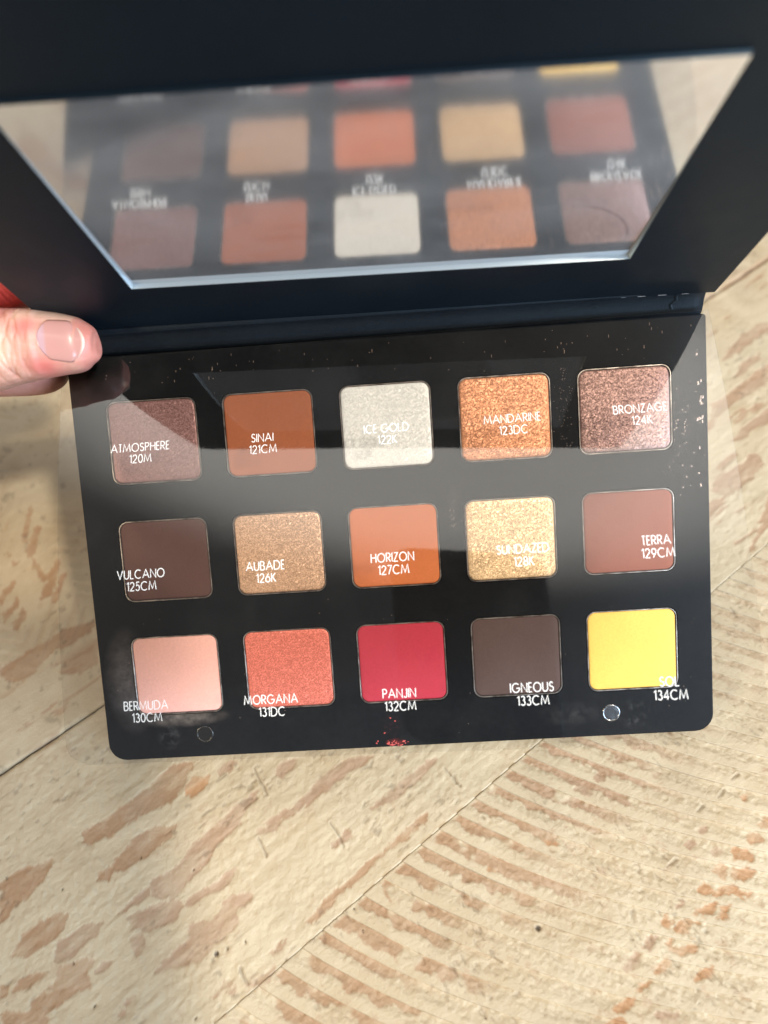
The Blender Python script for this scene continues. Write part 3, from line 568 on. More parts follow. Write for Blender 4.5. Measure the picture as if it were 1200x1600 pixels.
SHADES = [('ATMOSPHERE', '120M', 'mauve brown shimmer', (0.26, 0.130, 0.128), 'fine'), ('SINAI', '121CM', 'matte terracotta brown', (0.42, 0.130, 0.058), 'matte'),
          ('ICE GOLD', '122K', 'pale silvery white shimmer', (0.95, 0.97, 1.0), 'pearl'), ('MANDARINE', '123DC', 'copper orange shimmer', (0.72, 0.315, 0.165), 'fine'),
          ('BRONZAGE', '124K', 'rose bronze glitter', (0.30, 0.170, 0.150), 'foil'),
          ('VULCANO', '125CM', 'matte dark chocolate brown', (0.096, 0.046, 0.040), 'matte'), ('AUBADE', '126K', 'golden tan glitter', (0.60, 0.375, 0.25), 'foil'),
          ('HORIZON', '127CM', 'matte bright orange', (0.60, 0.170, 0.058), 'matte'), ('SUNDAZED', '128K', 'yellow gold glitter', (0.82, 0.545, 0.32), 'foil'),
          ('TERRA', '129CM', 'matte brick brown', (0.245, 0.072, 0.042), 'matte'),
          ('BERMUDA', '130CM', 'matte pale peach pink', (0.82, 0.445, 0.395), 'matte'), ('MORGANA', '131DC', 'coral red shimmer', (0.66, 0.165, 0.118), 'satin'),
          ('PANJIN', '132CM', 'matte crimson red', (0.44, 0.028, 0.052), 'matte'), ('IGNEOUS', '133CM', 'matte charcoal brown', (0.080, 0.046, 0.040), 'matte'),
          ('SOL', '134CM', 'matte egg yolk yellow', (0.80, 0.49, 0.10), 'matte')]
def rim_mesh():
    g = Geo()
    prof = [(0.0, -1.5), (0.0, -0.05), (0.07, 0.03), (0.26, 0.03), (0.36, -0.06), (0.36, -0.6)]
    g.loops([rrect(0, 0, PW-2*i, PH-2*i, 2.7-i, z) for i, z in prof])
    return g.mesh('pan', smooth=False)
def powder_mesh(seed):
    g = Geo()
    prof = [(0.38, -0.85), (0.40, -0.42), (0.62, -0.26), (1.0, -0.20), (2.0, -0.15), (5.5, -0.12)]
    L = [rrect(0, 0, PW-2*i, PH-2*i, max(2.7-i, 0.6), z) for i, z in prof]
    g.loops(L, cap1=True)
    return g.mesh('pressed_powder', smooth=True)
rim_me = rim_mesh(); rim_me.materials.append(M_RIM)
for i, (nm, code, look, col, kind) in enumerate(SHADES):
    r, c = divmod(i, 5)
    pan = bpy.data.objects.new('pan', rim_me); COL.objects.link(pan); pan.parent = palette
    pan.location = ((c-2)*PX*MM, (1-r)*PY*MM, 0)
    pan['label'] = look + ' eyeshadow in its square tin pan'
    p = link('pressed_powder', powder_mesh(i), powder_material('powder ' + look, col, kind), pan)

# two magnets in the front lip
for x, mt, lab in ((59.4, M_MAG, 'bright round steel magnet'), (-59.5, M_MAG2, 'dark round magnet')):
    g = Geo()
    def ring(r, z): return [(x + r*math.cos(2*math.pi*k/28), -52.5 + r*math.sin(2*math.pi*k/28), z) for k in range(28)]
    g.loops([ring(2.55, 0.0), ring(2.5, 0.10), ring(2.2, 0.10), ring(2.1, 0.02)])
    g.loops([ring(2.1, 0.02), ring(1.2, 0.035), ring(0.4, 0.04)], cap1=True)
    o = link('magnet', g.mesh('magnet', True), mt, palette); o['label'] = lab

# lid
LQ = [0.774, 64.401, 3.993, 1.2951, 0.0084, -0.0114]
MB, MH, MWD = 20.83, 62.43, 60.18     # mirror: margin at the hinge, height, half width
LID_L, LID_T = 118.0, 3.6
la = LQ[3]
Rl = (Matrix.Rotation(0, 3, 'X'))
ax = Vector((0, LQ[4], LQ[5])); Rsmall = Matrix.Rotation(ax.length, 3, ax.normalized())
Rx = Matrix(((1, 0, 0), (0, math.cos(la), -math.sin(la)), (0, math.sin(la), math.cos(la))))
LID_M = Matrix.Translation(Vector(LQ[:3])*MM) @ (Rsmall @ Rx).to_4x4()
g = Geo()
def lidl(w, z): return rrect(0, LID_L/2, 178.0-2*w, LID_L-2*w, 0, z, 6, tuple(max(q-w, 0.2) for q in (5.0, 5.0, 0.5, 0.5)))
mcy = MB + MH/2
REC = lambda d: -(1.15 - 1.95*(d-MB)/MH)         # the mirror plate sits deeper at the hinge side
hole = rect_match(0, mcy, 2*MWD, MH, 0.0)
g.loops([lidl(0.35, -LID_T), lidl(0, -LID_T+0.35), lidl(0, -0.35), lidl(0.3, 0.0), hole], cap0=True)
lid = link('lid', g.mesh('lid'), M_LID, palette)
lid.matrix_local = LID_M
# mirror plate let into a window of the lid
def recl(w): return [(x, d, REC(d)) for x, d, _ in rrect(0, mcy, 2*MWD-2*w, MH-2*w, 0.05, 0, 2)]
g = Geo(); g.loops([recl(0.25)], cap1=True)
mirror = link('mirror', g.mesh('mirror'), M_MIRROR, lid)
oL = rrect(0, mcy, 2*MWD, MH, 0.05, -0.03, 2); iL = [(x, d, z-0.02) for x, d, z in recl(0.3)]
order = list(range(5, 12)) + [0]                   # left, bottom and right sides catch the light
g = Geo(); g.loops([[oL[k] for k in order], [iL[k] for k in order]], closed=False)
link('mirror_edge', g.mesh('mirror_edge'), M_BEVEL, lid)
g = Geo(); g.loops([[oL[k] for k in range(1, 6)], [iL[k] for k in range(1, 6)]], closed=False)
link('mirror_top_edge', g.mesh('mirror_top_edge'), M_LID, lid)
# broken light dashes where the paper has cracked along the fold
g = Geo()
for k in range(10):
    x0 = 82 - k*5.6 + random.uniform(-0.5, 0.5); ln = random.uniform(1.6, 3.0)*(1 - 0.05*k); wd = 0.16 - 0.010*k
    g.box(x0-ln, x0, 0.35-wd/2+random.uniform(-.05,.05), 0.35+wd/2, -0.02, 0.04)
o = link('worn_fold', g.mesh('worn_fold'), M_SCUFF, lid); o['kind'] = 'stuff'

# spine: the paper strip folding up from tray to lid
prof = [(58.4, -3.5), (58.75, -1.2), (59.6, -0.15), (60.8, 0.75), (62.0, 1.6), (63.0, 2.6), (63.7, 3.7), (63.95, 4.6)]
back = [(67.3, 3.2), (66.5, 0.6), (64.8, -3.0), (61.5, -7.5), (58.7, -8.9)]
allp = prof + back
g = Geo(); nseg = 60
Ls = []
for i in range(nseg+1):
    x = -88.0 + 175.6*i/nseg
    bulge = 1 - 0.35*max(0, (x-86.5)/1.2)**2
    Ls.append([(x, y, z*bulge if z > 0 else z) for y, z in allp])
g.loops(Ls, cap0=True, cap1=True)
me = g.mesh('spine', True); link('spine', me, M_SPINE, palette)
# crease near the right end of the spine
g = Geo()
pts = [(79.2, 63.3, 3.25), (79.6, 62.3, 2.05), (78.4, 61.3, 1.25), (78.9, 60.2, 0.45)]
for a, b_ in zip(pts[:-1], pts[1:]):
    g.add([(a[0]-0.15, a[1], a[2]+0.05), (a[0]+0.25, a[1], a[2]+0.22), (b_[0]+0.25, b_[1], b_[2]+0.22), (b_[0]-0.15, b_[1], b_[2]+0.05), (a[0]+0.7, a[1], a[2]+0.03), (b_[0]+0.7, b_[1], b_[2]+0.03)], [(0,1,2,3),(1,4,5,2)])
link('spine_crease', g.mesh('spine_crease'), M_SPINE, palette)

# loose pigment: crumbs and short drag marks on the tray
def flakes(name, items, colr, metal, rough):
    g = Geo()
    for x, y, z, sx, sy, a in items:
        ca, sa = math.cos(a), math.sin(a); hgt = min(sx, sy)*0.35
        P = [(-sx/2,-sy/2,0),(sx/2,-sy/2*0.8,0),(sx/2*0.8,sy/2,0),(-sx/2*0.9,sy/2*0.9,0),(random.uniform(-.2,.2)*sx,random.uniform(-.2,.2)*sy,hgt)]
        P = [(x+px*ca-py*sa, y+px*sa+py*ca, z+pz) for px, py, pz in P]
        g.add(P, [(0,1,4),(1,2,4),(2,3,4),(3,0,4),(3,2,1,0)])
    m, nt, b = mat(name + ' pigment'); b.inputs['Base Color'].default_value = (*colr, 1); b.inputs['Metallic'].default_value = metal; b.inputs['Roughness'].default_value = rough
    o = link(name, g.mesh(name), m, palette); o['kind'] = 'stuff'; return o
it = []
def off_pan(x, y):
    for r in range(3):
        for c in range(5):
            if abs(x-(c-2)*PX) < PW/2+0.3 and abs(y-(1-r)*PY) < PH/2+0.3: return False
    return True
for _ in range(34):                  # vertical drag marks under the fold
    x = random.choice([random.uniform(-60, -38), random.uniform(-38, 40), random.uniform(45, 86), random.uniform(50, 86)]); y = random.uniform(50, 57)
    it.append((x, y, 0.02, random.uniform(0.05, 0.11), random.uniform(0.15, 1.0), random.uniform(-0.08, 0.08)))
for _ in range(45):
    x = random.uniform(-85, 87); y = random.uniform(44, 57)
    if off_pan(x, y): s = random.uniform(0.08, 0.2); it.append((x, y, 0.02, s, s*random.uniform(0.8, 1.6), random.uniform(0, 3)))
for _ in range(80):                 # round the rose bronze pan
    x = random.gauss(82.0, 2.6); y = random.gauss(27, 7)
    if x < 87.5 and off_pan(x, y): s = random.uniform(0.09, 0.34); it.append((x, y, 0.02, s, s*random.uniform(0.7, 1.5), random.uniform(0, 3)))
for _ in range(35):
    x = random.gauss(70, 7); y = random.gauss(18, 1.6)
    if off_pan(x, y): s = random.uniform(0.06, 0.2); it.append((x, y, 0.02, s, s*1.2, random.uniform(0, 3)))
for _ in range(70):
    x = random.gauss(49.5, 1.2); y = random.uniform(24, 47)
    if off_pan(x, y): s = random.uniform(0.06, 0.18); it.append((x, y, 0.02, s, s*1.2, random.uniform(0, 3)))
for _ in range(60):
    x = random.gauss(17, 0.9); y = random.gauss(9, 4)
    if off_pan(x, y): s = random.uniform(0.06, 0.2); it.append((x, y, 0.02, s, s*1.2, random.uniform(0, 3)))
for _ in range(14):
    it.append((random.gauss(86.3, 0.5), random.gauss(30, 8), 0.02, random.uniform(0.3, 0.6), random.uniform(0.4, 1.1), random.uniform(-.4, .4)))
for _ in range(120):
    x = random.uniform(-85, 86); y = random.uniform(-57, 40)
    if off_pan(x, y): s = random.uniform(0.05, 0.15); it.append((x, y, 0.02, s, s*1.2, random.uniform(0, 3)))
flakes('pigment_dust', it, (0.60, 0.44, 0.36), 0.2, 0.5)
it = []
for _ in range(26):
    it.append((random.gauss(-3.5, 1.6), random.uniform(-59.0, -57.4), 0.05, random.uniform(0.2, 0.9), random.uniform(0.15, 0.45), random.uniform(-0.5, 0.5)))
for x, y in ((-6.5, -55), (-4.5, -50.5), (-3.2, -51.5), (-9, -58), (-8.6, -57.4)):
    it.append((x, y, 0.05, 0.4, 0.5, random.uniform(0, 3)))
flakes('red_crumbs', it, (0.50, 0.07, 0.065), 0.0, 0.6)

# ------------------------------------------------------------------ clear sheet with printed names
SH = [59.5163, 2.0492, 0.3895, -2.4672, 3.1725, -0.0027, -0.0121, 0.0657, 0.0997, 0.0105, 0.4117]
def sheet_pt(x, y):
    yh, zh, a, ty, dl, bow, tl, tl2, q2, rt, ox = SH
    d = yh-y; th = a + bow*d/2
    return np.array((x+ox-rt*d, yh-d*math.cos(th)+rt*x, zh+d*math.sin(th)+(tl+tl2*(d/100))*x+q2*x*x*(d/100)*1e-3))
def sheet_n(x, y):
    a = sheet_pt(x+0.5, y)-sheet_pt(x-0.5, y); b_ = sheet_pt(x, y+0.5)-sheet_pt(x, y-0.5)
    n = np.cross(a, b_); return n/np.linalg.norm(n)
sheet = empty('plastic_sheet', 'clear plastic cover sheet printed with white shade names, lifted above the eyeshadow pans', 'plastic sheet')
sheet.rotation_euler = (TILT, 0, 0); sheet.location = pal2world((0, 0, 0))
S_W, S_TOP, S_BOT, S_T = 88.2, 58.3, -51.5, 0.09
g = Geo(); nx, ny = 60, 48
outline_r = 5.5
top = []; 
ys = np.linspace(S_TOP, S_BOT, ny)
for y in ys:
    row = []
    # rounded front corners
    dy = y-(S_BOT)
    half = S_W
    if dy < outline_r: half = S_W - outline_r + math.sqrt(max(outline_r**2-(outline_r-dy)**2, 0.01))
    for i in range(nx):
        row.append((half*(2*i/(nx-1)-1), y))
    top.append(row)
V = []
for sgn in (1, -1):
    for row in top:
        for x, y in row: V.append(sheet_pt(x, y) + sheet_n(x, y)*(S_T/2)*sgn)
F = []
n0 = nx*ny
for j in range(ny-1):
    for i in range(nx-1):
        a = j*nx+i
        F.append((a, a+nx, a+nx+1, a+1)); F.append((n0+a, n0+a+1, n0+a+nx+1, n0+a+nx))
ring = [i for i in range(nx)] + [j*nx+nx-1 for j in range(1, ny)] + [(ny-1)*nx+i for i in range(nx-2, -1, -1)] + [j*nx for j in range(ny-2, 0, -1)]
for k in range(len(ring)):
    a, b_ = ring[k], ring[(k+1) % len(ring)]
    e0 = len(V); V += [V[a], V[b_], V[n0+b_], V[n0+a]]; F.append((e0, e0+1, e0+2, e0+3))
me = new_mesh('clear_film', V, F, MM, True)
nr_ = len(ring)
for pl_ in list(me.polygons)[-nr_:]: pl_.use_smooth = False; pl_.material_index = 1
link('clear_film', me, M_SHEET, sheet); me.materials.append(M_CUT)

def arc(cx, cy, rx, ry, a0, a1, n=10):
    return [(cx+rx*math.cos(math.radians(a0+(a1-a0)*i/n)), cy+ry*math.sin(math.radians(a0+(a1-a0)*i/n))) for i in range(n+1)]
GL = {
 'A': (0.92, [[(0,0),(.46,1),(.92,0)], [(.16,.34),(.76,.34)]]),
 'B': (0.58, [[(0,0),(0,1),(.26,1)]+arc(.28,.765,.235,.235,90,-90)+[(0,.53)], [(0,.53),(.3,.53)]+arc(.31,.265,.265,.265,90,-90)+[(0,0)]]),
 'C': (0.90, [arc(.5,.5,.5,.5,48,312,16)]),
 'D': (0.80, [[(0,0),(0,1),(.28,1)]+arc(.3,.5,.5,.5,90,-90,14)+[(0,0)]]),
 'E': (0.40, [[(.4,1),(0,1),(0,0),(.4,0)], [(0,.52),(.37,.52)]]),
 'G': (1.0, [arc(.5,.5,.5,.5,45,352,18)+[(.99,.46),(.56,.46)]]),
 'H': (0.68, [[(0,0),(0,1)], [(.68,0),(.68,1)], [(0,.54),(.68,.54)]]),
 'I': (0.0, [[(0,0),(0,1)]]),
 'J': (0.38, [[(.38,1),(.38,.25)]+arc(.19,.22,.19,.22,0,-160,8)]),
 'K': (0.60, [[(0,0),(0,1)], [(.54,1),(.02,.48)], [(.12,.58),(.6,0)]]),
 'L': (0.44, [[(0,1),(0,0),(.44,0)]]),
 'M': (1.06, [[(0,0),(.15,1),(.53,.12),(.91,1),(1.06,0)]]),
 'N': (0.76, [[(0,0),(0,1),(.76,0),(.76,1)]]),
 'O': (1.0, [arc(.5,.5,.5,.5,0,360,24)]),
 'P': (0.54, [[(0,0),(0,1),(.26,1)]+arc(.27,.74,.26,.26,90,-90)+[(0,.48)]]),
 'R': (0.56, [[(0,0),(0,1),(.26,1)]+arc(.27,.74,.26,.26,90,-90)+[(0,.48)], [(.22,.48),(.56,0)]]),
 'S': (0.52, [arc(.26,.76,.22,.24,25,270,10)+arc(.26,.27,.26,.25,90,-155,10)[1:]]),
 'T': (0.42, [[(0,1),(.42,1)], [(.21,1),(.21,0)]]),
 'U': (0.66, [[(0,1),(0,.33)]+arc(.33,.33,.33,.33,180,360,12)+[(.66,1)]]),
 'V': (0.80, [[(0,1),(.4,0),(.8,1)]]),
 'Z': (0.58, [[(0.03,1),(.56,1),(0,0),(.58,0)]]),
 '0': (0.60, [arc(.30,.5,.30,.5,0,360,22)]),
 '1': (0.24, [[(0,.82),(.22,1),(.22,0)]]),
 '2': (0.58, [arc(.28,.72,.27,.28,170,-35,10)+[(.0,0),(.58,0)]]),
 '3': (0.54, [arc(.26,.77,.22,.23,150,-90,10), arc(.26,.27,.27,.27,90,-155,12)]),
 '4': (0.64, [[(.48,0),(.48,1),(0,.27),(.64,.27)]]),
 '5': (0.54, [[(.5,1),(.17,1),(.08,.55)]+arc(.25,.32,.29,.32,120,-150,12)]),
 '6': (0.60, [arc(.30,.32,.30,.32,0,360,18), [(.05,.46),(.42,1)]]),
 '7': (0.54, [[(0,1),(.54,1),(.14,0)]]),
 '8': (0.56, [arc(.28,.76,.22,.24,0,360,16), arc(.28,.26,.28,.26,0,360,16)]),
 '9': (0.60, [arc(.30,.68,.30,.32,0,360,18), [(.55,.54),(.18,0)]]),
 ' ': (0.22, []),
}
def ribbon(pts, hw):
    P = [np.array(p, float) for p in pts]
    Q = [P[0]]
    for p in P[1:]:
        if np.linalg.norm(p-Q[-1]) > 1e-4: Q.append(p)
    P = Q; closed = np.linalg.norm(P[0]-P[-1]) < 1e-3
    L, R = [], []
    n = len(P)
    for i in range(n):
        if closed: a, b_ = P[(i-1) % (n-1)] if i else P[n-2], P[(i+1) % n] if i < n-1 else P[1]
        else: a, b_ = P[max(i-1, 0)], P[min(i+1, n-1)]
        d0 = P[i]-a; d1 = b_-P[i]
        if np.linalg.norm(d0) < 1e-9: d0 = d1
        if np.linalg.norm(d1) < 1e-9: d1 = d0
        d0 = d0/np.linalg.norm(d0); d1 = d1/np.linalg.norm(d1)
        n0_ = np.array((-d0[1], d0[0])); n1_ = np.array((-d1[1], d1[0]))
        mt = n0_+n1_; l = np.linalg.norm(mt)
        mt = n0_ if l < 0.2 else mt/l
        s = min(1/max(mt@n0_, 0.3), 2.0)
        e0 = -d0*hw*0.0
        L.append(P[i]+mt*hw*s); R.append(P[i]-mt*hw*s)
    return L, R
CAP, CW, ST, TRACK = 2.20, 0.82, 0.095, 0.20
def write_line(g, text, xc, yc):
    tot = 0; adv = []
    for ch in text:
        w = GL[ch][0]*CW; adv.append((tot, w)); tot += w + TRACK
    tot -= TRACK
    for ch, (x0, w) in zip(text, adv):
        for st in GL[ch][1]:
            L, R = ribbon([((x0 + px*CW - tot/2)*CAP, (py-0.5)*CAP) for px, py in st], ST*CAP/2)
            b0 = len(g.v)
            for p in L+R:
                x, y = xc+p[0], yc+p[1]
                g.v.append(tuple(sheet_pt(x, y)+sheet_n(x, y)*(S_T/2+0.02)))
            n = len(L)
            for i in range(n-1): g.f.append((b0+i, b0+n+i, b0+n+i+1, b0+i+1))
TX1 = [-0.1]*15
for i, (nm, code, look, col, kind) in enumerate(SHADES):
    r, c = divmod(i, 5)
    g = Geo(); x, y = (c-2)*PX, (1-r)*PY + SH[3]
    write_line(g, nm, x, y); write_line(g, code, x+0.15, y-SH[4])
    o = link('printed_name', g.mesh('printed_name'), M_INK, sheet)
    o['label'] = 'white printed words %s %s' % (nm, code)

# ------------------------------------------------------------------ hand
def skin_material():
    m, nt, b = mat('skin')
    co = objco(nt)
    at = N(nt, 'ShaderNodeAttribute', attribute_name='flush_and_shade')
    se = N(nt, 'ShaderNodeSeparateColor'); nt.links.new(at.outputs['Color'], se.inputs[0])
    c = mixc(nt, ramp(nt, noise(nt, 260, 5, 0.6, co), [(0.35, grey(0)), (0.7, grey(1))]), (0.44, 0.215, 0.168), (0.55, 0.315, 0.255))
    c = mixc(nt, se.outputs['Red'], c, (0.50, 0.135, 0.12))
    c = mixc(nt, se.outputs['Green'], c, (0.68, 0.52, 0.40))
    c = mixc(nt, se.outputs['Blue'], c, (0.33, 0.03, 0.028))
    nt.links.new(c, b.inputs['Base Color'])
    b.inputs['Roughness'].default_value = 0.46
    b.inputs['Specular IOR Level'].default_value = 0.45
    b.inputs['Subsurface Weight'].default_value = 0.10
    b.inputs['Subsurface Radius'].default_value = (1.0, 0.35, 0.2)
    b.inputs['Subsurface Scale'].default_value = 0.0012
    v = N(nt, 'ShaderNodeTexVoronoi'); v.inputs['Scale'].default_value = 1500; v.feature = 'DISTANCE_TO_EDGE'; nt.links.new(co, v.inputs['Vector'])
    n1 = bump(nt, v.outputs['Distance'], 0.10*MM, 0.35)
    nt.links.new(bump(nt, noise(nt, 900, 4, 0.6, co), 0.06*MM, 0.6, n1), b.inputs['Normal'])
    return m
M_SKIN = skin_material()
def catmull(P, per):
    P = [np.array(p, float) for p in P]; out = []
    for i in range(len(P)-1):
        p0 = P[max(i-1, 0)]; p1 = P[i]; p2 = P[i+1]; p3 = P[min(i+2, len(P)-1)]
        for k in range(per):
            t = k/per
            out.append(0.5*((2*p1)+(-p0+p2)*t+(2*p0-5*p1+4*p2-p3)*t*t+(-p0+3*p1-3*p2+p3)*t**3))
    out.append(P[-1]); return np.array(out)
def limb(g, pts, up, per=8, nseg=28, expo=2.2):
    """pts: (x, y, z, half width, half thickness)"""
    C = catmull(pts, per); loops = []
    for i in range(len(C)):
        a = C[max(i-1, 0), :3]; b_ = C[min(i+1, len(C)-1), :3]; t = b_-a; t /= np.linalg.norm(t)
        s = np.cross(np.array(up, float), t); s /= np.linalg.norm(s); n = np.cross(t, s)
        L = []
        for k in range(nseg):
            th = 2*math.pi*k/nseg; ct, st = math.cos(th), math.sin(th)
            ct = math.copysign(abs(ct)**(2/expo), ct); st = math.copysign(abs(st)**(2/expo), st)
            L.append(C[i, :3] + s*ct*max(C[i, 3], 0.05) + n*st*max(C[i, 4], 0.05))
        loops.append(L)
    g.loops(loops, True, True)
g = Geo()
# thumb: from the wrist side to the tip (palette frame, mm)
THUMB = [(-168, 34, -10, 14, 13), (-146, 44, 0, 14, 12), (-126, 53, 9, 11.5, 10.5), (-112, 58, 13, 10.2, 9.2), (-101, 60.2, 14.5, 10.4, 9.4), (-94, 60.8, 14.3, 9.6, 8.6), (-88, 60.9, 13.8, 8.9, 7.9), (-82.5, 60.5, 13.3, 7.9, 7.0), (-78.4, 60.0, 12.9, 7.0, 6.2), (-76.0, 59.8, 12.6, 5.6, 5.0), (-74.5, 59.6, 12.4, 4.0, 3.6), (-73.8, 59.6, 12.4, 2.0, 1.8)]
limb(g, THUMB, (0, 0, 1))
limb(g, [(-168, 62, -14, 11, 10), (-142, 74, -6, 9.5, 9), (-122, 76.5, 2, 9.2, 8.8), (-106, 78.5, 5, 8.8, 8.4), (-92, 80.5, 9, 8.2, 8), (-80, 81.8, 13, 7.2, 7), (-75.5, 81.6, 14, 5, 5), (-73.5, 81.5, 14.4, 2, 2)], (0, 1, 0))
limb(g, [(-170, 50, -18, 10.5, 10), (-146, 57, -14, 9, 9), (-128, 58.8, -8, 8, 8), (-112, 57.6, -4.5, 7.7, 7.5), (-101, 56.6, -3.5, 7.2, 7), (-95, 56.3, -3.5, 6.2, 6), (-91.6, 56.1, -3.5, 4.2, 4), (-90.2, 56.0, -3.5, 1.8, 1.8)], (0, 0, 1))
limb(g, [(-172, 46, -26, 10, 10), (-156, 54, -34, 8.6, 8.6), (-140, 60, -32, 8, 8), (-130, 61, -26, 7.4, 7.4), (-124, 60.5, -22, 6.4, 6.4), (-121.5, 60, -20.5, 3.5, 3.5)], (0, 0, 1))
limb(g, [(-174, 36, -30, 9, 9), (-160, 42, -40, 7.6, 7.6), (-146, 47, -38, 7, 7), (-136, 48, -32, 6.4, 6.4), (-131, 48, -28, 5.2, 5.2), (-129, 47.5, -27, 2.8, 2.8)], (0, 0, 1))
limb(g, [(-262, 10, -48, 24, 19), (-232, 22, -36, 24, 19), (-206, 34, -26, 30, 17), (-186, 46, -20, 35, 15.5), (-170, 52, -16, 34, 14), (-160, 54, -14, 28, 11)], (0, 0.25, 1))
me0 = g.mesh('hand_raw', scale=1.0)      # built in mm, shrunk afterwards
tmp = bpy.data.objects.new('hand_raw', me0); COL.objects.link(tmp)
md = tmp.modifiers.new('r', 'REMESH'); md.mode = 'VOXEL'; md.voxel_size = 0.42
md = tmp.modifiers.new('s', 'SMOOTH'); md.iterations = 8; md.factor = 0.5
dg = bpy.context.evaluated_depsgraph_get()
hm = bpy.data.meshes.new_from_object(tmp.evaluated_get(dg)); bpy.data.objects.remove(tmp)
hm.name = 'hand'
n = len(hm.vertices); co = np.empty(n*3, np.float32); hm.vertices.foreach_get('co', co); co = co.reshape(-1, 3).astype(float)
nr = np.empty(n*3, np.float32); hm.vertices.foreach_get('normal', nr); nr = nr.reshape(-1, 3).astype(float)
x, y, z = co.T
topz = sstep(0.1, 0.75, nr[:, 2]) * ((y > 44) & (y < 78) & (z > 8))
# knuckle wrinkles across the thumb joint
wr = np.zeros(n); WR = 1.15
for cx, slope, amp, wd in ((-88.3, 0.16, 0.14, 0.28), (-89.5, -0.10, 0.24, 0.30), (-90.9, 0.10, 0.34, 0.32), (-92.2, -0.06, 0.40, 0.34), (-93.7, 0.12, 0.46, 0.38), (-95.3, -0.10, 0.40, 0.36), (-97.0, 0.05, 0.34, 0.4), (-99.0, 0.05, 0.3, 0.4)):
    d = x - (cx + slope*(y-60) + 0.30*np.sin(y*0.8+cx*2) - 0.022*(y-60)**2*np.sign(cx+93))
    wr += amp*np.exp(-(d/wd)**2)
wr *= WR*sstep(47, 53, y)*topz
puff = 0.35*np.exp(-((x+87.6)/0.9)**2)*topz
# nail bed: sink a little so that the nail plate sits in it
NC = np.array((-80.3, 60.9)); du = (x-NC[0]); dv = (y-NC[1])
nail_in = np.clip(1-np.maximum(np.abs(du)/6.6, np.abs(dv)/5.6), 0, 1)
sink = 0.16*sstep(0.0, 0.2, nail_in)*topz
co2 = co + nr*(puff - wr - sink)[:, None] + nr*(0.12*(fbm(x*1.3+z, y+z*0.7, 3.0, 3, 0.5, 50)-0.5))[:, None]
hm.vertices.foreach_set('co', (co2*MM).astype(np.float32).ravel())
hm.polygons.foreach_set('use_smooth', np.ones(len(hm.polygons), bool))
red = np.zeros(n)
red = np.maximum(red, 0.95*np.exp(-(((x+88.6)/3.0)**2 + ((y-65.2)/3.4)**2))*topz)
red = np.maximum(red, 0.95*np.exp(-(((x+85.5)/4.2)**2 + ((y-54.4)/2.8)**2))*(z > 8))
red = np.maximum(red, 0.55*np.exp(-(((x+96)/1.6)**2 + ((y-57)/4)**2))*topz)
red = np.maximum(red, 0.45*np.exp(-(((x+97)/5)**2 + ((y-69)/3)**2))*(z > 8))
red = np.maximum(red, 0.40*wr*topz)
red = np.maximum(red, 0.50*sstep(-80, -75.5, x)*((y < 75) & (z > 5)))
red = np.maximum(red, 0.30*((y < 66) & (z < 3.5) & (x > -135)))
blu = 0.97*sstep(70.2, 72.2, y)*(x > -160)  # deep red of the shaded finger behind the lid, put into the skin colour
pale = 0.55*np.exp(-(((x+95.0)/3.5)**2 + ((y-58.5)/5)**2))*topz + 0.5*np.exp(-((y-68)/2.2)**2)*((x > -92) & (x < -78) & (z > 8))
at = hm.attributes.new('flush_and_shade', 'FLOAT_COLOR', 'POINT')
at.data.foreach_set('color', np.stack([red, np.clip(pale, 0, 1), blu, np.ones(n)], 1).astype(np.float32).ravel())
hm.update()
hm.materials.clear()
hand = link('hand', hm, M_SKIN)
hand['label'] = 'left hand holding the palette open at its hinge corner, thumb nail towards us'; hand['category'] = 'hand'
hand.rotation_euler = (TILT, 0, 0); hand.location = pal2world((0, 0, 0))
# thumb nail: curved plate following the top of the thumb
CT = catmull(THUMB, 8)
def thumb_top(xx, yy):
    i = np.argmin(np.abs(CT[:, 0]-xx)); lo = max(min(i, len(CT)-2), 1)
    order = np.argsort(CT[:, 0]); cy = np.interp(xx, CT[order, 0], CT[order, 1]); cz = np.interp(xx, CT[order, 0], CT[order, 2])
    hw = np.interp(xx, CT[order, 0], CT[order, 3]); ht = np.interp(xx, CT[order, 0], CT[order, 4])
    t = min(abs((yy-cy)/hw), 0.97)
    return cz + ht*(1-t**2.2)**(1/2.2)
def nail_material():
    m, nt, b = mat('nail')
    at = N(nt, 'ShaderNodeAttribute', attribute_name='zone')
    se = N(nt, 'ShaderNodeSeparateColor'); nt.links.new(at.outputs['Color'], se.inputs[0])
    c = mixc(nt, se.outputs['Red'], (0.45, 0.230, 0.205), (0.44, 0.275, 0.300))
    c = mixc(nt, se.outputs['Green'], c, (0.64, 0.52, 0.44))
    nt.links.new(c, b.inputs['Base Color']); b.inputs['Roughness'].default_value = 0.24
    b.inputs['Coat Weight'].default_value = 0.35
    return m
g = Geo(); NU, NV = 26, 22; zone = []
NL, NR = -86.4, -74.9
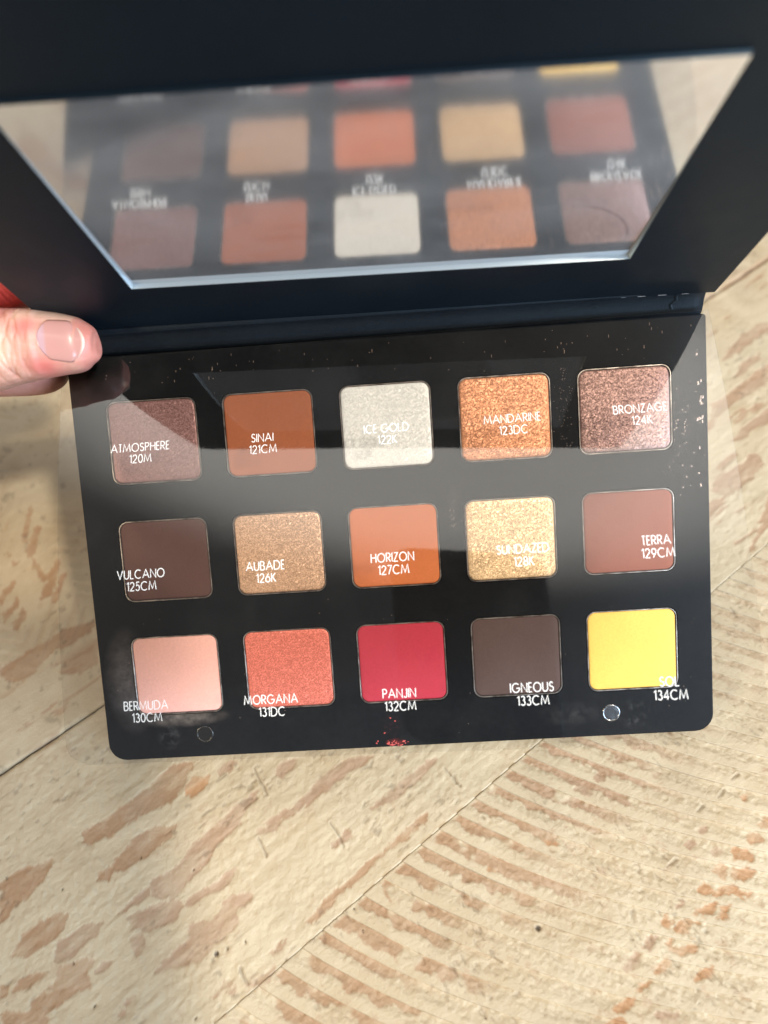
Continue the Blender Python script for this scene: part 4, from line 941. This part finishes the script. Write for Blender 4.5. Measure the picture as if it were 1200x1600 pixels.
for i in range(NU):
    s = i/(NU-1)
    for j in range(NV):
        t = 2*j/(NV-1)-1
        half = 5.45*(1 - 0.10*(1-s) )*(1-max(0, (0.22-s)/0.22)**2*0.35)*(1-max(0, (s-0.72)/0.28)**2*0.22)
        xx = NL + (NR-NL)*s + 1.55*(t*t)*(1-s)*1.2 - 2.5*t*t*s
        yy = 60.75 + half*t + (s-0.5)*(-0.9)
        zb = thumb_top(min(xx, -77.4), 60.6 + (yy-60.75)*0.88)
        zz = zb + 0.10 - 0.62*max(0, s-0.80)/0.20 - 1.0*max(0, abs(t)-0.80) - 0.5*max(0, (0.08-s)/0.08)
        g.v.append((xx, yy, zz))
        zone.append((1-float(sstep(0.18, 0.26, np.array(s + 0.13*t*t))), float(sstep(0.935, 0.97, np.array(s - 0.01*t*t))), 0, 1))
for i in range(NU-1):
    for j in range(NV-1):
        a = i*NV+j; g.f.append((a, a+NV, a+NV+1, a+1))
nm_ = g.mesh('thumb_nail', True)
at = nm_.attributes.new('zone', 'FLOAT_COLOR', 'POINT'); at.data.foreach_set('color', np.array(zone, np.float32).ravel())
nail = link('thumb_nail', nm_, nail_material(), hand)
sd = nail.modifiers.new('thickness', 'SOLIDIFY'); sd.thickness = 0.3*MM; sd.offset = -1.0

# ------------------------------------------------------------------ the phone that takes the picture (seen as a dark reflection)
m, nt, b = mat('phone_back'); b.inputs['Base Color'].default_value = (0.02, 0.02, 0.024, 1); b.inputs['Roughness'].default_value = 0.35; M_PH = m
m, nt, b = mat('phone_lens'); b.inputs['Base Color'].default_value = (0.004, 0.004, 0.006, 1); b.inputs['Roughness'].default_value = 0.06; M_LENS = m
phone = empty('smartphone', 'dark smartphone held over the palette, showing only as a dark reflection in the clear sheet', 'smartphone')
# local frame: x right, y up the screen, z towards the user
phone.matrix_world = Matrix.Translation(CAM_LOC) @ rot.to_4x4()
def pl(w, z): return rrect(13, -47, 76-2*w, 150-2*w, 13, z, 6)
g = Geo(); g.loops([pl(1.0, 4.0), pl(0.0, 5.0), pl(0.0, 11.0), pl(1.0, 12.0)], True, True); link('body', g.mesh('body'), M_PH, phone)
def bl(w, z): return rrect(0, -6, 24-2*w, 36-2*w, 7, z, 6)
g = Geo(); g.loops([bl(0.6, 2.6), bl(0, 3.2), bl(0, 4.0)], True, False); link('camera_bump', g.mesh('camera_bump'), M_PH, phone)
for x, y in ((0.0, 0.0), (0, -16)):
    g = Geo()
    def rg(r, z): return [(x+r*math.cos(2*math.pi*k/24), y+r*math.sin(2*math.pi*k/24), z) for k in range(24)]
    g.loops([rg(5.6, 1.4), rg(6.2, 1.8), rg(6.2, 2.6)], True, False); link('lens', g.mesh('lens'), M_LENS, phone)
